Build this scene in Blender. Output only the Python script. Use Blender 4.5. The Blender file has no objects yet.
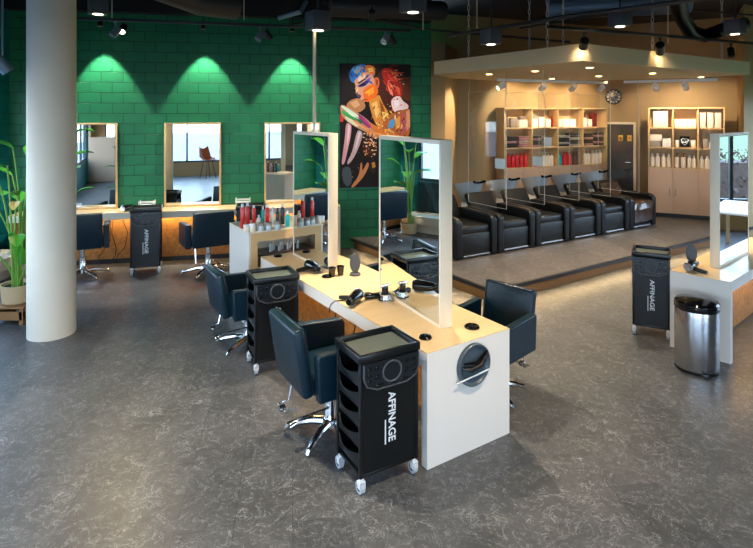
import bpy, bmesh, math, random
from mathutils import Vector, Matrix
R = random.Random(7)
PI = math.pi
sc = bpy.context.scene
col = sc.collection
H = 2.285; F = 552.0; Y0 = 113.9

def G(px, py, z=0.0):                      # a pixel of the photograph on the plane at height z
    y = F*(H-z)/(py-Y0)
    return Vector(((px-376.5)/F*y, y, z))
def D(px, y, z=0.0):
    return Vector(((px-376.5)/F*y, y, z))

# ------------------------------------------------------------------ materials
def s2l(c):
    return tuple((x/255/12.92 if x/255 <= .04045 else ((x/255+.055)/1.055)**2.4) for x in c)
def mat(name, rgb, rough=.5, metal=0, spec=.5, emit=None, es=0, noise=0, nscale=20, bump=0, bscale=60, coat=0):
    m = bpy.data.materials.new(name); m.use_nodes = True
    nt = m.node_tree; b = nt.nodes['Principled BSDF']
    c = (*s2l(rgb), 1)
    b.inputs['Base Color'].default_value = c
    b.inputs['Roughness'].default_value = rough
    b.inputs['Metallic'].default_value = metal
    b.inputs['Specular IOR Level'].default_value = spec
    b.inputs['Coat Weight'].default_value = coat
    if emit:
        b.inputs['Emission Color'].default_value = (*s2l(emit), 1); b.inputs['Emission Strength'].default_value = es
    tc = nt.nodes.new('ShaderNodeTexCoord')
    if noise:
        n = nt.nodes.new('ShaderNodeTexNoise'); n.inputs['Scale'].default_value = nscale; n.inputs['Detail'].default_value = 4
        nt.links.new(tc.outputs['Object'], n.inputs['Vector'])
        mx = nt.nodes.new('ShaderNodeMix'); mx.data_type = 'RGBA'
        mx.inputs[6].default_value = tuple(x*(1-noise) for x in c[:3])+(1,); mx.inputs[7].default_value = tuple(min(1, x*(1+noise)) for x in c[:3])+(1,)
        nt.links.new(n.outputs['Fac'], mx.inputs[0]); nt.links.new(mx.outputs[2], b.inputs['Base Color'])
    if bump:
        n2 = nt.nodes.new('ShaderNodeTexNoise'); n2.inputs['Scale'].default_value = bscale; n2.inputs['Detail'].default_value = 5
        nt.links.new(tc.outputs['Object'], n2.inputs['Vector'])
        bp = nt.nodes.new('ShaderNodeBump'); bp.inputs['Strength'].default_value = bump; bp.inputs['Distance'].default_value = .01
        nt.links.new(n2.outputs['Fac'], bp.inputs['Height']); nt.links.new(bp.outputs['Normal'], b.inputs['Normal'])
    return m

def brick_mat(name, rgb, mortar, w, h, spec=.4, rough=.5):
    m = mat(name, rgb, rough, spec=spec); nt = m.node_tree; b = nt.nodes['Principled BSDF']
    uv = nt.nodes.new('ShaderNodeUVMap')
    br = nt.nodes.new('ShaderNodeTexBrick')
    br.inputs['Color1'].default_value = (*s2l(rgb), 1)
    br.inputs['Color2'].default_value = (*[x*.86 for x in s2l(rgb)], 1)
    br.inputs['Mortar'].default_value = (*s2l(mortar), 1)
    br.inputs['Scale'].default_value = 1
    br.inputs['Brick Width'].default_value = w; br.inputs['Row Height'].default_value = h
    br.inputs['Mortar Size'].default_value = .006; br.inputs['Mortar Smooth'].default_value = .4
    nt.links.new(uv.outputs[0], br.inputs['Vector']); nt.links.new(br.outputs['Color'], b.inputs['Base Color'])
    n = nt.nodes.new('ShaderNodeTexNoise'); n.inputs['Scale'].default_value = 40
    nt.links.new(uv.outputs[0], n.inputs['Vector'])
    ma = nt.nodes.new('ShaderNodeMath'); ma.operation = 'MULTIPLY_ADD'; ma.inputs[1].default_value = -1.0
    nt.links.new(br.outputs['Fac'], ma.inputs[0])
    m2 = nt.nodes.new('ShaderNodeMath'); m2.operation = 'MULTIPLY'; m2.inputs[1].default_value = .3
    nt.links.new(n.outputs['Fac'], m2.inputs[0]); nt.links.new(m2.outputs[0], ma.inputs[2])
    bp = nt.nodes.new('ShaderNodeBump'); bp.inputs['Strength'].default_value = .9; bp.inputs['Distance'].default_value = .012
    nt.links.new(ma.outputs[0], bp.inputs['Height']); nt.links.new(bp.outputs['Normal'], b.inputs['Normal'])
    return m

def floor_mat(name, rgb, rough=.42, warm=None):
    m = mat(name, rgb, rough, spec=.45); nt = m.node_tree; b = nt.nodes['Principled BSDF']; L = nt.links.new
    tc = nt.nodes.new('ShaderNodeTexCoord')
    def node(t, **k):
        n = nt.nodes.new(t)
        for a, v in k.items(): n.inputs[a].default_value = v
        return n
    wn = node('ShaderNodeTexNoise', Scale=5.0, Detail=4.0); L(tc.outputs['Object'], wn.inputs['Vector'])
    add = nt.nodes.new('ShaderNodeMix'); add.data_type = 'VECTOR'; add.inputs[0].default_value = .3
    L(tc.outputs['Object'], add.inputs[4]); L(wn.outputs['Color'], add.inputs[5])
    big = node('ShaderNodeTexNoise', Scale=2.2, Detail=7.0, Roughness=.72); L(tc.outputs['Object'], big.inputs['Vector'])
    fine = node('ShaderNodeTexNoise', Scale=14.0, Detail=8.0, Roughness=.75); L(tc.outputs['Object'], fine.inputs['Vector'])
    c = s2l(rgb)
    r1 = nt.nodes.new('ShaderNodeValToRGB'); r1.color_ramp.elements[0].position = .28; r1.color_ramp.elements[1].position = .75
    r1.color_ramp.elements[0].color = (*[x*.42 for x in c], 1); r1.color_ramp.elements[1].color = (*[x*1.5 for x in c], 1)
    mm = nt.nodes.new('ShaderNodeMix'); mm.inputs[0].default_value = .5
    L(big.outputs['Fac'], mm.inputs[2]); L(fine.outputs['Fac'], mm.inputs[3]); L(mm.outputs[0], r1.inputs[0])
    prev = r1.outputs[0]
    for scl, th, seed, amt in ((31.0, .026, 0., .30), (52.0, .04, 3.7, .26), (20.0, .014, 9.1, .30), (40.0, .03, 5.3, .28)):      # light scratch veins
        mp = nt.nodes.new('ShaderNodeMapping'); mp.inputs['Location'].default_value = (seed, seed*.7, 0); L(add.outputs[1], mp.inputs['Vector'])
        v = nt.nodes.new('ShaderNodeTexVoronoi'); v.feature = 'DISTANCE_TO_EDGE'; v.inputs['Scale'].default_value = scl
        L(mp.outputs[0], v.inputs['Vector'])
        lt = nt.nodes.new('ShaderNodeMapRange'); lt.inputs[1].default_value = th; lt.inputs[2].default_value = th*2.4
        lt.inputs[3].default_value = 1; lt.inputs[4].default_value = 0; L(v.outputs['Distance'], lt.inputs[0])
        br = node('ShaderNodeTexNoise', Scale=scl*.55, Detail=3.0); L(mp.outputs[0], br.inputs['Vector'])
        gt = nt.nodes.new('ShaderNodeMapRange'); gt.inputs[1].default_value = .54; gt.inputs[2].default_value = .62; L(br.outputs['Fac'], gt.inputs[0])
        mu = nt.nodes.new('ShaderNodeMath'); mu.operation = 'MULTIPLY'; L(lt.outputs[0], mu.inputs[0]); L(gt.outputs[0], mu.inputs[1])
        m3 = nt.nodes.new('ShaderNodeMath'); m3.operation = 'MULTIPLY'; m3.inputs[1].default_value = amt; L(mu.outputs[0], m3.inputs[0])
        mx = nt.nodes.new('ShaderNodeMix'); mx.data_type = 'RGBA'; L(m3.outputs[0], mx.inputs[0]); L(prev, mx.inputs[6])
        mx.inputs[7].default_value = (*[min(.75, x*3.4+.12) for x in c], 1); prev = mx.outputs[2]
    tl = nt.nodes.new('ShaderNodeTexBrick'); tl.inputs['Scale'].default_value = 1; tl.inputs['Brick Width'].default_value = 1.25; tl.inputs['Row Height'].default_value = .32; tl.inputs['Mortar Size'].default_value = .002
    tl.inputs['Color1'].default_value = (.86, .86, .86, 1); tl.inputs['Color2'].default_value = (1.22, 1.2, 1.17, 1); tl.inputs['Mortar'].default_value = (.7, .7, .7, 1); tl.inputs['Bias'].default_value = -.1
    tm = nt.nodes.new('ShaderNodeMapping'); tm.inputs['Rotation'].default_value = (0, 0, 1.42); L(tc.outputs['Object'], tm.inputs['Vector']); L(tm.outputs[0], tl.inputs['Vector'])
    mt = nt.nodes.new('ShaderNodeMix'); mt.data_type = 'RGBA'; mt.blend_type = 'MULTIPLY'; mt.inputs[0].default_value = 1; L(prev, mt.inputs[6]); L(tl.outputs['Color'], mt.inputs[7]); prev = mt.outputs[2]
    L(prev, b.inputs['Base Color'])
    rr = nt.nodes.new('ShaderNodeMapRange'); rr.inputs[3].default_value = rough-.12; rr.inputs[4].default_value = rough+.15; L(fine.outputs['Fac'], rr.inputs[0]); L(rr.outputs[0], b.inputs['Roughness'])
    bp = nt.nodes.new('ShaderNodeBump'); bp.inputs['Strength'].default_value = .12; bp.inputs['Distance'].default_value = .004
    L(fine.outputs['Fac'], bp.inputs['Height']); L(bp.outputs['Normal'], b.inputs['Normal'])
    return m

def wood_mat(name, rgb, rough=.45, grain=.25, scale=(3, 30, 30), chips=False):
    m = mat(name, rgb, rough); nt = m.node_tree; b = nt.nodes['Principled BSDF']; L = nt.links.new
    tc = nt.nodes.new('ShaderNodeTexCoord'); mp = nt.nodes.new('ShaderNodeMapping'); mp.inputs['Scale'].default_value = scale
    L(tc.outputs['Object'], mp.inputs['Vector'])
    if chips:
        n = nt.nodes.new('ShaderNodeTexVoronoi'); n.inputs['Scale'].default_value = 1; o = n.outputs['Color']
    else:
        n = nt.nodes.new('ShaderNodeTexNoise'); n.inputs['Scale'].default_value = 1; n.inputs['Detail'].default_value = 6; o = n.outputs['Fac']
    L(mp.outputs[0], n.inputs['Vector'])
    c = s2l(rgb); mx = nt.nodes.new('ShaderNodeMix'); mx.data_type = 'RGBA'
    mx.inputs[6].default_value = (*[x*(1-grain) for x in c], 1); mx.inputs[7].default_value = (*[min(1, x*(1+grain)) for x in c], 1)
    L(o, mx.inputs[0]); L(mx.outputs[2], b.inputs['Base Color'])
    return m

M = {}
M['floor'] = floor_mat('slate_vinyl', (82, 84, 86), .34)
M['platform'] = floor_mat('platform_vinyl', (86, 81, 78), .45)
M['green'] = brick_mat('green_block', (20, 114, 72), (4, 64, 44), .325, .1635)
M['teal'] = brick_mat('green_block_blue_tint', (8, 118, 122), (6, 92, 96), .325, .1635)  # green blocks with the blue daylight tint put into their colour
M['tealpaint'] = mat('teal_paint', (8, 128, 140), .5)
M['taupe'] = mat('taupe_paint', (164, 136, 94), .6, noise=.04, nscale=3)
M['taupe_dark'] = mat('taupe_soffit', (206, 188, 150), .6)
M['brown_wall'] = wood_mat('brown_boards', (96, 66, 40), .6, .3, (6, 6, .6))
M['black'] = mat('ceiling_black', (12, 12, 13), .8)
M['pipe'] = mat('dark_pipe', (52, 52, 54), .5, .3)
M['duct'] = mat('duct_steel', (66, 62, 58), .45, .5)
M['column'] = mat('column_plaster', (242, 228, 206), .6, noise=.05, nscale=4, bump=.08, bscale=40)
M['cream'] = mat('cream_laminate', (238, 224, 200), .4, noise=.02, nscale=5)
M['white_panel'] = mat('white_laminate', (236, 228, 218), .42)
M['maple'] = wood_mat('maple_top', (240, 208, 158), .22, .07, (1.5, 22, 22))
M['osb'] = wood_mat('particle_board', (160, 110, 52), .6, .3, (26, 26, 26), chips=True)
M['shelfwood'] = wood_mat('oak_shelf', (214, 178, 126), .5, .1, (3, 20, 20))
M['cupboard'] = mat('cupboard_door', (206, 170, 140), .5)
M['leather'] = mat('black_leather_blue_sheen', (9, 36, 49), .33, spec=.5, bump=.25, bscale=90)  # blue daylight sheen put into the black leather's base colour
M['leather2'] = mat('black_leather_lounge', (7, 10, 12), .36, spec=.42, bump=.35, bscale=70)
M['piping'] = mat('grey_piping', (150, 150, 150), .5)
M['chrome'] = mat('chrome', (225, 228, 232), .14, 1)
M['steel'] = mat('brushed_steel', (200, 202, 205), .24, 1)
M['plastic'] = mat('black_plastic', (13, 16, 18), .3, spec=.5)
M['gloss'] = mat('glossy_black', (12, 12, 14), .12, spec=.6)
M['tray'] = mat('tray_grey', (104, 112, 106), .22, spec=.6)
M['grey'] = mat('grey_rubber', (70, 72, 76), .5)
M['wheel'] = mat('pale_wheel', (190, 194, 198), .4)
M['drawer'] = mat('drawer_plastic', (17, 25, 30), .3, spec=.6)
M['white'] = mat('white_plastic', (235, 236, 236), .35)
M['print'] = mat('white_print', (236, 238, 240), .5)
M['basin'] = mat('ceramic_basin', (176, 184, 192), .18, spec=.6, coat=.3)
M['mirror'] = mat('mirror_silver', (236, 242, 240), .01, 1)
M['lens'] = mat('lamp_lens', (255, 244, 222), .3, emit=(255, 240, 214), es=4)
M['lens_warm'] = mat('lamp_lens_warm', (255, 226, 170), .3, emit=(255, 214, 150), es=12)
M['led'] = mat('led_strip', (255, 200, 120), .3, emit=(255, 196, 110), es=4)
M['bluebody'] = mat('grey_lamp_body', (120, 138, 150), .4, .2)
M['pole'] = mat('cream_pole', (214, 200, 172), .5)
M['red'] = mat('red_bottle', (214, 24, 30), .3); M['redcan'] = mat('red_can', (226, 58, 50), .28)
M['magenta'] = mat('magenta_jar', (226, 36, 190), .35); M['creamb'] = mat('cream_bottle', (246, 232, 210), .35)
M['tealb'] = mat('teal_bottle', (24, 176, 178), .3); M['brownb'] = mat('brown_bottle', (62, 36, 30), .3)
M['darkred'] = mat('dark_red_box', (120, 22, 24), .5); M['lightbox'] = mat('pale_box', (240, 230, 216), .55)
M['greyb'] = mat('grey_bottle', (150, 140, 130), .4); M['dark'] = mat('dark_cloth', (34, 30, 32), .85)
M['pinkcloth'] = mat('mauve_cloth', (150, 110, 112), .9); M['bluegrey'] = mat('bluegrey_plastic', (140, 160, 186), .5)
M['jar'] = mat('clear_jar', (196, 206, 208), .12, spec=.7); M['darkb'] = mat('dark_bottle', (36, 40, 44), .3)
M['cap'] = mat('silver_cap', (210, 206, 200), .3, .6)
M['yellow'] = mat('yellow_sign', (244, 190, 30), .5)
M['doorwood'] = wood_mat('dark_door', (34, 25, 20), .45, .3, (2, 2, 14))
M['pot'] = mat('tan_pot', (206, 176, 134), .6); M['soil'] = mat('potting_soil', (50, 36, 26), .9)
M['leaf'] = mat('leaf_green', (74, 158, 44), .4, noise=.25, nscale=6); M['leafy'] = mat('leaf_yellow', (214, 196, 110), .5)
M['stem'] = mat('leaf_stem', (110, 156, 56), .5); M['stand'] = wood_mat('plant_stand', (150, 104, 60), .6, .3)
M['orange'] = mat('orange_shell', (196, 96, 44), .4); M['tabletop'] = mat('pale_table', (236, 236, 238), .3)
M['carpetedge'] = mat('riser_carpet', (108, 84, 56), .9, noise=.15, nscale=60); M['edge'] = mat('edge_trim', (26, 26, 28), .5)
M['hedge'] = mat('hedge_leaf', (84, 66, 60), .9, noise=.6, nscale=9); M['grass'] = mat('outdoor_grass', (84, 100, 58), .95, noise=.2, nscale=2)
M['pave'] = mat('outdoor_paving', (112, 116, 122), .8, noise=.06, nscale=2); M['hill'] = mat('far_hill', (70, 92, 76), 1, noise=.1, nscale=.1)
M['alu'] = mat('window_frame', (70, 78, 84), .4, .4)
M['darkpanel'] = mat('dark_base', (26, 62, 74), .6)
M['paper'] = mat('notice_paper', (206, 226, 236), .6)
def glass_mat(name, tint, alpha):
    m = bpy.data.materials.new(name); m.use_nodes = True; nt = m.node_tree; nt.nodes.clear()
    o = nt.nodes.new('ShaderNodeOutputMaterial'); t = nt.nodes.new('ShaderNodeBsdfTransparent'); g = nt.nodes.new('ShaderNodeBsdfGlossy'); mx = nt.nodes.new('ShaderNodeMixShader')
    t.inputs[0].default_value = (*tint, 1); g.inputs['Roughness'].default_value = .03; mx.inputs[0].default_value = alpha
    nt.links.new(t.outputs[0], mx.inputs[1]); nt.links.new(g.outputs[0], mx.inputs[2]); nt.links.new(mx.outputs[0], o.inputs[0]); return m
M['acrylic'] = glass_mat('clear_acrylic', (.97, .98, .98), .05)
M['pane'] = glass_mat('window_pane', (.93, .96, .97), .05)
M['acredge'] = mat('acrylic_edge', (190, 188, 182), .3)

# ------------------------------------------------------------------ mesh builder
class MB:
    def __init__(s): s.v = []; s.f = []; s.m = []; s.M = Matrix.Identity(4)
    def add(s, vs, fs, mi=0, T=None):
        T = s.M @ T if T is not None else s.M
        o = len(s.v); s.v += [tuple(T @ Vector(p)) for p in vs]; s.f += [tuple(i+o for i in f) for f in fs]; s.m += [mi]*len(fs); return s
    def box(s, c, sz, bev=0, mi=0, T=None, seg=2):
        bm = bmesh.new(); bmesh.ops.create_cube(bm, size=1)
        for v in bm.verts: v.co = Vector((v.co.x*sz[0], v.co.y*sz[1], v.co.z*sz[2]))
        if bev: bmesh.ops.bevel(bm, geom=bm.edges[:], offset=min(bev, min(sz)*.49), segments=seg, profile=.5, affect='EDGES')
        bm.verts.index_update()
        TT = Matrix.Translation(c); TT = TT @ T if T is not None else TT
        s.add([v.co[:] for v in bm.verts], [[v.index for v in f.verts] for f in bm.faces], mi, TT); bm.free(); return s
    def prism(s, poly, z0, z1, mi=0, T=None):
        n = len(poly); vs = [(x, y, z0) for x, y in poly]+[(x, y, z1) for x, y in poly]
        return s.add(vs, [list(range(n))[::-1], list(range(n, 2*n))]+[[i, (i+1) % n, (i+1) % n+n, i+n] for i in range(n)], mi, T)
    def lathe(s, prof, seg=24, mi=0, T=None, cap=True):
        n = len(prof); vs = []; fs = []
        for i in range(seg):
            a = 2*PI*i/seg
            for r, z in prof: vs.append((r*math.cos(a), r*math.sin(a), z))
        for i in range(seg):
            j = (i+1) % seg
            for k in range(n-1): fs.append([i*n+k, j*n+k, j*n+k+1, i*n+k+1])
        if cap:
            if prof[0][0] > 1e-4: fs.append([i*n for i in range(seg)][::-1])
            if prof[-1][0] > 1e-4: fs.append([i*n+n-1 for i in range(seg)])
        return s.add(vs, fs, mi, T)
    def tube(s, pts, r, seg=8, mi=0, closed=False, T=None):
        pts = [Vector(p) for p in pts]; n = len(pts); vs = []; fs = []
        rr = r if isinstance(r, (list, tuple)) else [r]*n
        up = None
        for i, p in enumerate(pts):
            if closed: t = pts[(i+1) % n]-pts[i-1]
            else: t = pts[min(i+1, n-1)]-pts[max(i-1, 0)]
            t.normalize()
            if up is None: up = t.orthogonal().normalized()
            else:
                up = up-t*up.dot(t); up = up.normalized() if up.length > 1e-6 else t.orthogonal().normalized()
            w = t.cross(up)
            for k in range(seg):
                a = 2*PI*k/seg; vs.append(p+(up*math.cos(a)+w*math.sin(a))*rr[i])
        for i in range(n if closed else n-1):
            j = (i+1) % n
            for k in range(seg): fs.append([i*seg+k, i*seg+(k+1) % seg, j*seg+(k+1) % seg, j*seg+k])
        if not closed: fs += [list(range(seg))[::-1], [(n-1)*seg+k for k in range(seg)]]
        return s.add(vs, fs, mi, T)
    def cyl(s, a, b, r, r2=None, seg=20, mi=0): return s.tube([a, b], [r, r if r2 is None else r2], seg, mi)
    def sheet(s, grid, th=0, mi=0, T=None):                     # rows of points -> surface (thickened if th)
        n, k = len(grid), len(grid[0]); vs = [Vector(p) for r in grid for p in r]; fs = [[i*k+j, i*k+j+1, (i+1)*k+j+1, (i+1)*k+j] for i in range(n-1) for j in range(k-1)]
        if th:
            N = [Vector() for _ in vs]
            for f in fs:
                a = (vs[f[1]]-vs[f[0]]).cross(vs[f[3]]-vs[f[0]])
                for i in f: N[i] += a
            o = len(vs); vs2 = [p-(q.normalized() if q.length else q)*th for p, q in zip(vs, N)]
            fs2 = [[i+o for i in f[::-1]] for f in fs]
            ring = [j for j in range(k)]+[i*k+k-1 for i in range(1, n)]+[(n-1)*k+j for j in range(k-2, -1, -1)]+[i*k for i in range(n-2, 0, -1)]
            side = [[ring[i], ring[i]+o, ring[(i+1) % len(ring)]+o, ring[(i+1) % len(ring)]] for i in range(len(ring))]
            vs, fs = vs+vs2, fs+fs2+side
        return s.add(vs, fs, mi, T)
    def build(s, name, mats, parent=None, loc=None, rz=None, angle=32):
        me = bpy.data.meshes.new(name); me.from_pydata(s.v, [], s.f)
        for m in (mats if isinstance(mats, (list, tuple)) else [mats]): me.materials.append(m)
        for p, mi in zip(me.polygons, s.m): p.material_index = mi; p.use_smooth = True
        bm = bmesh.new(); bm.from_mesh(me); bmesh.ops.recalc_face_normals(bm, faces=bm.faces[:]); bm.to_mesh(me); bm.free()
        me.set_sharp_from_angle(angle=math.radians(angle)); me.update()
        o = bpy.data.objects.new(name, me); col.objects.link(o)
        if parent is not None: o.parent = parent
        if loc is not None: o.location = loc
        if rz is not None: o.rotation_euler = (0, 0, rz)
        return o

def tag(o, label, cat, group=None, kind=None):
    o['label'] = label; o['category'] = cat
    if group: o['group'] = group
    if kind: o['kind'] = kind
    return o
def thing(name, label, cat, loc=(0, 0, 0), rz=0, group=None):
    o = bpy.data.objects.new(name, None); o.empty_display_size = .05; col.objects.link(o); o.location = loc; o.rotation_euler = (0, 0, rz)
    return tag(o, label, cat, group)
def struct(o): o['kind'] = 'structure'; return o
def copy_tree(o, loc=None, rz=None, label=None, parent=None):
    c = o.copy(); col.objects.link(c)
    if parent is not None: c.parent = parent
    if loc is not None: c.location = loc
    if rz is not None: c.rotation_euler = (0, 0, rz)
    if label: c['label'] = label
    for ch in list(o.children): copy_tree(ch, parent=c)
    return c
def light(kind, name, loc, energy, color=(1, 1, 1), aim=None, parent=None, **k):
    l = bpy.data.lights.new(name, kind); l.energy = energy; l.color = color
    for a, v in k.items(): setattr(l, a, v)
    o = bpy.data.objects.new(name, l); col.objects.link(o); o.location = loc
    if aim is not None: o.rotation_euler = (Vector(aim)-Vector(loc)).to_track_quat('-Z', 'Y').to_euler()
    return o

ORD = ['first', 'second', 'third', 'fourth', 'fifth', 'sixth', 'seventh', 'eighth', 'ninth']
AL = .581; e = Vector((math.cos(AL), math.sin(AL), 0)); d = Vector((-math.sin(AL), math.cos(AL), 0))
BE = .192; wdir = Vector((math.cos(BE), math.sin(BE), 0)); wn = Vector((math.sin(BE), -math.cos(BE), 0))   # green wall direction / normal into the room
W0 = Vector((0, 9.49, 0))
def W(px, off=0., z=0.):                                     # point on (or off mm in front of) the green wall seen at column px
    p = W0+wn*off; a = (px-376.5)/F; y = (p.y-wdir.y/wdir.x*p.x)/(1-wdir.y/wdir.x*a)
    return Vector((a*y, y, z))

# ------------------------------------------------------------------ setting
CEIL = 4.3
struct(MB().box((1.7, 4.9, -.05), (16.6, 16.6, .1)).build('floor', M['floor']))
struct(MB().box((1.7, 4.9, CEIL+.05), (16.6, 16.6, .1)).build('ceiling', M['black']))

def wall(name, a, b, z0, z1, m, th=.12, holes=(), side=1):
    """vertical wall from a to b (2D), front face on the a-b line; holes = (s0, s1, z0, z1) along it; uv in metres"""
    a = Vector((a[0], a[1], 0)); b = Vector((b[0], b[1], 0)); L = (b-a).length; u = (b-a)/L; n = Vector((-u.y, u.x, 0))*side
    xs = sorted({0, L, *[h[0] for h in holes], *[h[1] for h in holes]}); zs = sorted({z0, z1, *[h[2] for h in holes], *[h[3] for h in holes]})
    mb = MB()
    for i in range(len(xs)-1):
        for j in range(len(zs)-1):
            cx, cz = (xs[i]+xs[i+1])/2, (zs[j]+zs[j+1])/2
            if any(h[0] < cx < h[1] and h[2] < cz < h[3] for h in holes): continue
            p = [a+u*xs[i], a+u*xs[i+1]]
            q = [x+n*th for x in p]
            vs = [Vector((*x.xy, z)) for z in (zs[j], zs[j+1]) for x in (p[0], p[1], q[1], q[0])]
            mb.add(vs, [[0, 3, 2, 1], [4, 5, 6, 7], [0, 1, 5, 4], [1, 2, 6, 5], [2, 3, 7, 6], [3, 0, 4, 7]])
    o = struct(mb.build(name, m))
    me = o.data; uv = me.uv_layers.new(name='UVMap')
    for lp in me.loops:
        c = me.vertices[lp.vertex_index].co; uv.data[lp.index].uv = ((c-a).dot(u)+abs((c-a).dot(n)), c.z)
    return o
CL = W(9); CR = W(431)
wall('wall_back', CL.xy, CR.xy, 0, CEIL, M['green'], side=1)
LW = [(-5.62, -3.2), (CL.x, CL.y)]
yl = lambda y: y+3.2
wall('wall_left', LW[0], LW[1], 0, CEIL, M['teal'], side=1, holes=[(yl(6.5), yl(7.95), .93, 2.7), (yl(4.6), yl(6.1), .93, 2.7), (yl(1.2), yl(4.2), .75, 2.7), (yl(-2.6), yl(.8), .75, 2.7)])
wall('wall_front', (-5.62, -3.2), (9.2, -3.2), 0, CEIL, M['taupe'], side=-1, holes=[(.5, 4.6, .5, 2.9), (4.9, 7.6, .5, 2.9), (9.0, 12.4, .5, 2.9)])
wall('wall_right', (9.2, -3.2), (9.2, 11.9), 0, CEIL, M['taupe'], side=-1, holes=[(7.2, 14.4, .55, 2.8)])
# wash zone walls
C1 = Vector((2.62, 11.3, 0)); a1 = .403; u1 = Vector((math.cos(a1), math.sin(a1), 0)); n1 = Vector((u1.y, -u1.x, 0))
a2 = -.484; u2 = Vector((math.cos(a2), math.sin(a2), 0)); n2 = Vector((u2.y, -u2.x, 0))
W1a = C1-n1*.32-u1*1.75; W1b = C1-n1*.32+u1*2.86
W2a = W1b; W2b = W2a+u2*2.75
wall('wall_wash_back', W1a.xy, W1b.xy, 0, CEIL, M['taupe'], side=1)
wall('wall_wash_side', W2a.xy, W2b.xy, 0, CEIL, M['taupe'], side=1)
# return walls (the square taupe pillar by the green wall, and the one at the other end)
mb = MB(); p = [D(428.5, 9.72), D(445, 9.9), D(457.5, 11.05), D(440, 11.05)]; mb.prism([q.xy for q in p], 0, 3.56); struct(mb.build('wall_wash_return', M['taupe']))
mb = MB(); p = [D(744, 10.12), D(744, 10.12)+e*2.75, D(744, 10.12)+e*2.75+d*.3, D(737.2, 11.2)]; mb.prism([q.xy for q in p], 0, CEIL); struct(mb.build('wall_wash_end', M['taupe']))
# black bulkhead over the green wall
mb = MB(); a, b = W(9, .02), W(428, .02); mb.prism([a.xy, (a+wn*.22).xy, (b+wn*.22).xy, b.xy], 3.86, CEIL); struct(mb.build('trim_1', M['black']))
# platform of the wash zone
PC = Vector((1.385, 6.58, 0)); HP = .181
pl = [PC, PC+e*9.2, Vector((9.1, 12.6, 0)), Vector((5.3, 13.4, 0)), Vector((.6, 11.2, 0)), PC+d*3.34]
pin = [PC+(e+d)*.07, PC+e*9.2+d*.07, Vector((9.1, 12.6, 0)), Vector((5.3, 13.4, 0)), Vector((.6, 11.2, 0)), PC+d*3.3+e*.07]
struct(MB().prism([q.xy for q in pin], 0, HP-.035).build('trim_2', M['carpetedge']))
mb = MB(); mb.prism([q.xy for q in pl], HP-.035, HP); struct(mb.build('floor_platform', [M['platform']]))
mb = MB()
for a, b in ((PC-(e+d)*.012, PC+e*9.1-d*.012), (PC-(e+d)*.012, PC+d*3.3-e*.012)):
    v = (b-a).normalized(); w = Vector((v.y, -v.x, 0))
    if w.dot(e+d) > 0: w = -w
    q = [a, b, b-w*.045, a-w*.045]; mb.prism([x.xy for x in q], HP-.04, HP+.004)
struct(mb.build('trim_3', M['edge']))
# suspended soffit over the wash units
SC = Vector((2.587, 6.95, 0)); SZ = 2.953; ST = 3.173
sp = [SC, SC+e*4.55, SC+e*4.55+d*1.0, SC+e*3.2+d*3.5, SC+e*2.2+d*3.6, SC+e*.8+d*3.5, SC+d*2.93]
struct(MB().prism([q.xy for q in sp], SZ, ST).build('ceiling_soffit', M['taupe_dark']))
# column
mb = MB(); mb.lathe([(.226, 0), (.226, CEIL)], 48); cp = D(51.8, 5.75); o = mb.build('column', M['column'], loc=cp); struct(o)

# windows: frame + mullions + pane
def window(n, a, b, z0, z1, k=1, ledge=None):
    a = Vector((*a, 0)); b = Vector((*b, 0)); u = (b-a).normalized(); L = (b-a).length; nn = Vector((-u.y, u.x, 0))
    T = Matrix.Translation(a) @ Matrix(((u.x, nn.x, 0, 0), (u.y, nn.y, 0, 0), (0, 0, 1, 0), (0, 0, 0, 1)))
    mb = MB(); mb.M = T; w = .06
    for x in [w/2+i*(L-w)/k for i in range(k+1)]: mb.box((x, 0, (z0+z1)/2), (w, .07, z1-z0))
    for z in (z0+w/2, z1-w/2): mb.box((L/2, 0, z), (L, .07, w))
    f = struct(mb.build('window_%d' % n, M['alu']))
    mb = MB(); mb.M = T; mb.box((L/2, 0, (z0+z1)/2), (L-.02, .008, z1-z0-.02)); mb.build('pane', M['pane'], f)
def lx(y): t = (y+3.2)/(CL.y+3.2); return -5.62+(CL.x+5.62)*t-.06
n = 1
for y0_, y1_, k, zs_ in ((6.5, 7.95, 1, .93), (4.6, 6.1, 1, .93), (1.2, 4.2, 3, .75), (-2.6, .8, 3, .75)):
    window(n, (lx(y0_), y0_), (lx(y1_), y1_), zs_, 2.7, k); n += 1
for x0, x1, k in ((-5.12, -1.02, 3), (-.72, 1.98, 2), (3.38, 6.78, 3)):
    window(n, (x0, -3.26), (x1, -3.26), .5, 2.9, k); n += 1
for y0_, y1_, k in ((4.0, 11.2, 5),):
    window(n, (9.26, y0_), (9.26, y1_), .55, 2.8, k); n += 1
# cream bench ledge along the left windows, dark panel over it
mb = MB(); mb.box((lx(6)+.42, 6.3, .26), (.5, 3.3, .16), .01); mb.box((lx(6)+.36, 6.3, .09), (.3, 3.1, .18)); struct(mb.build('trim_4', M['cream']))
mb = MB(); mb.box((lx(6)+.075, 6.3, .46), (.02, 3.3, .9)); struct(mb.build('trim_5', M['darkpanel']))

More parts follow.
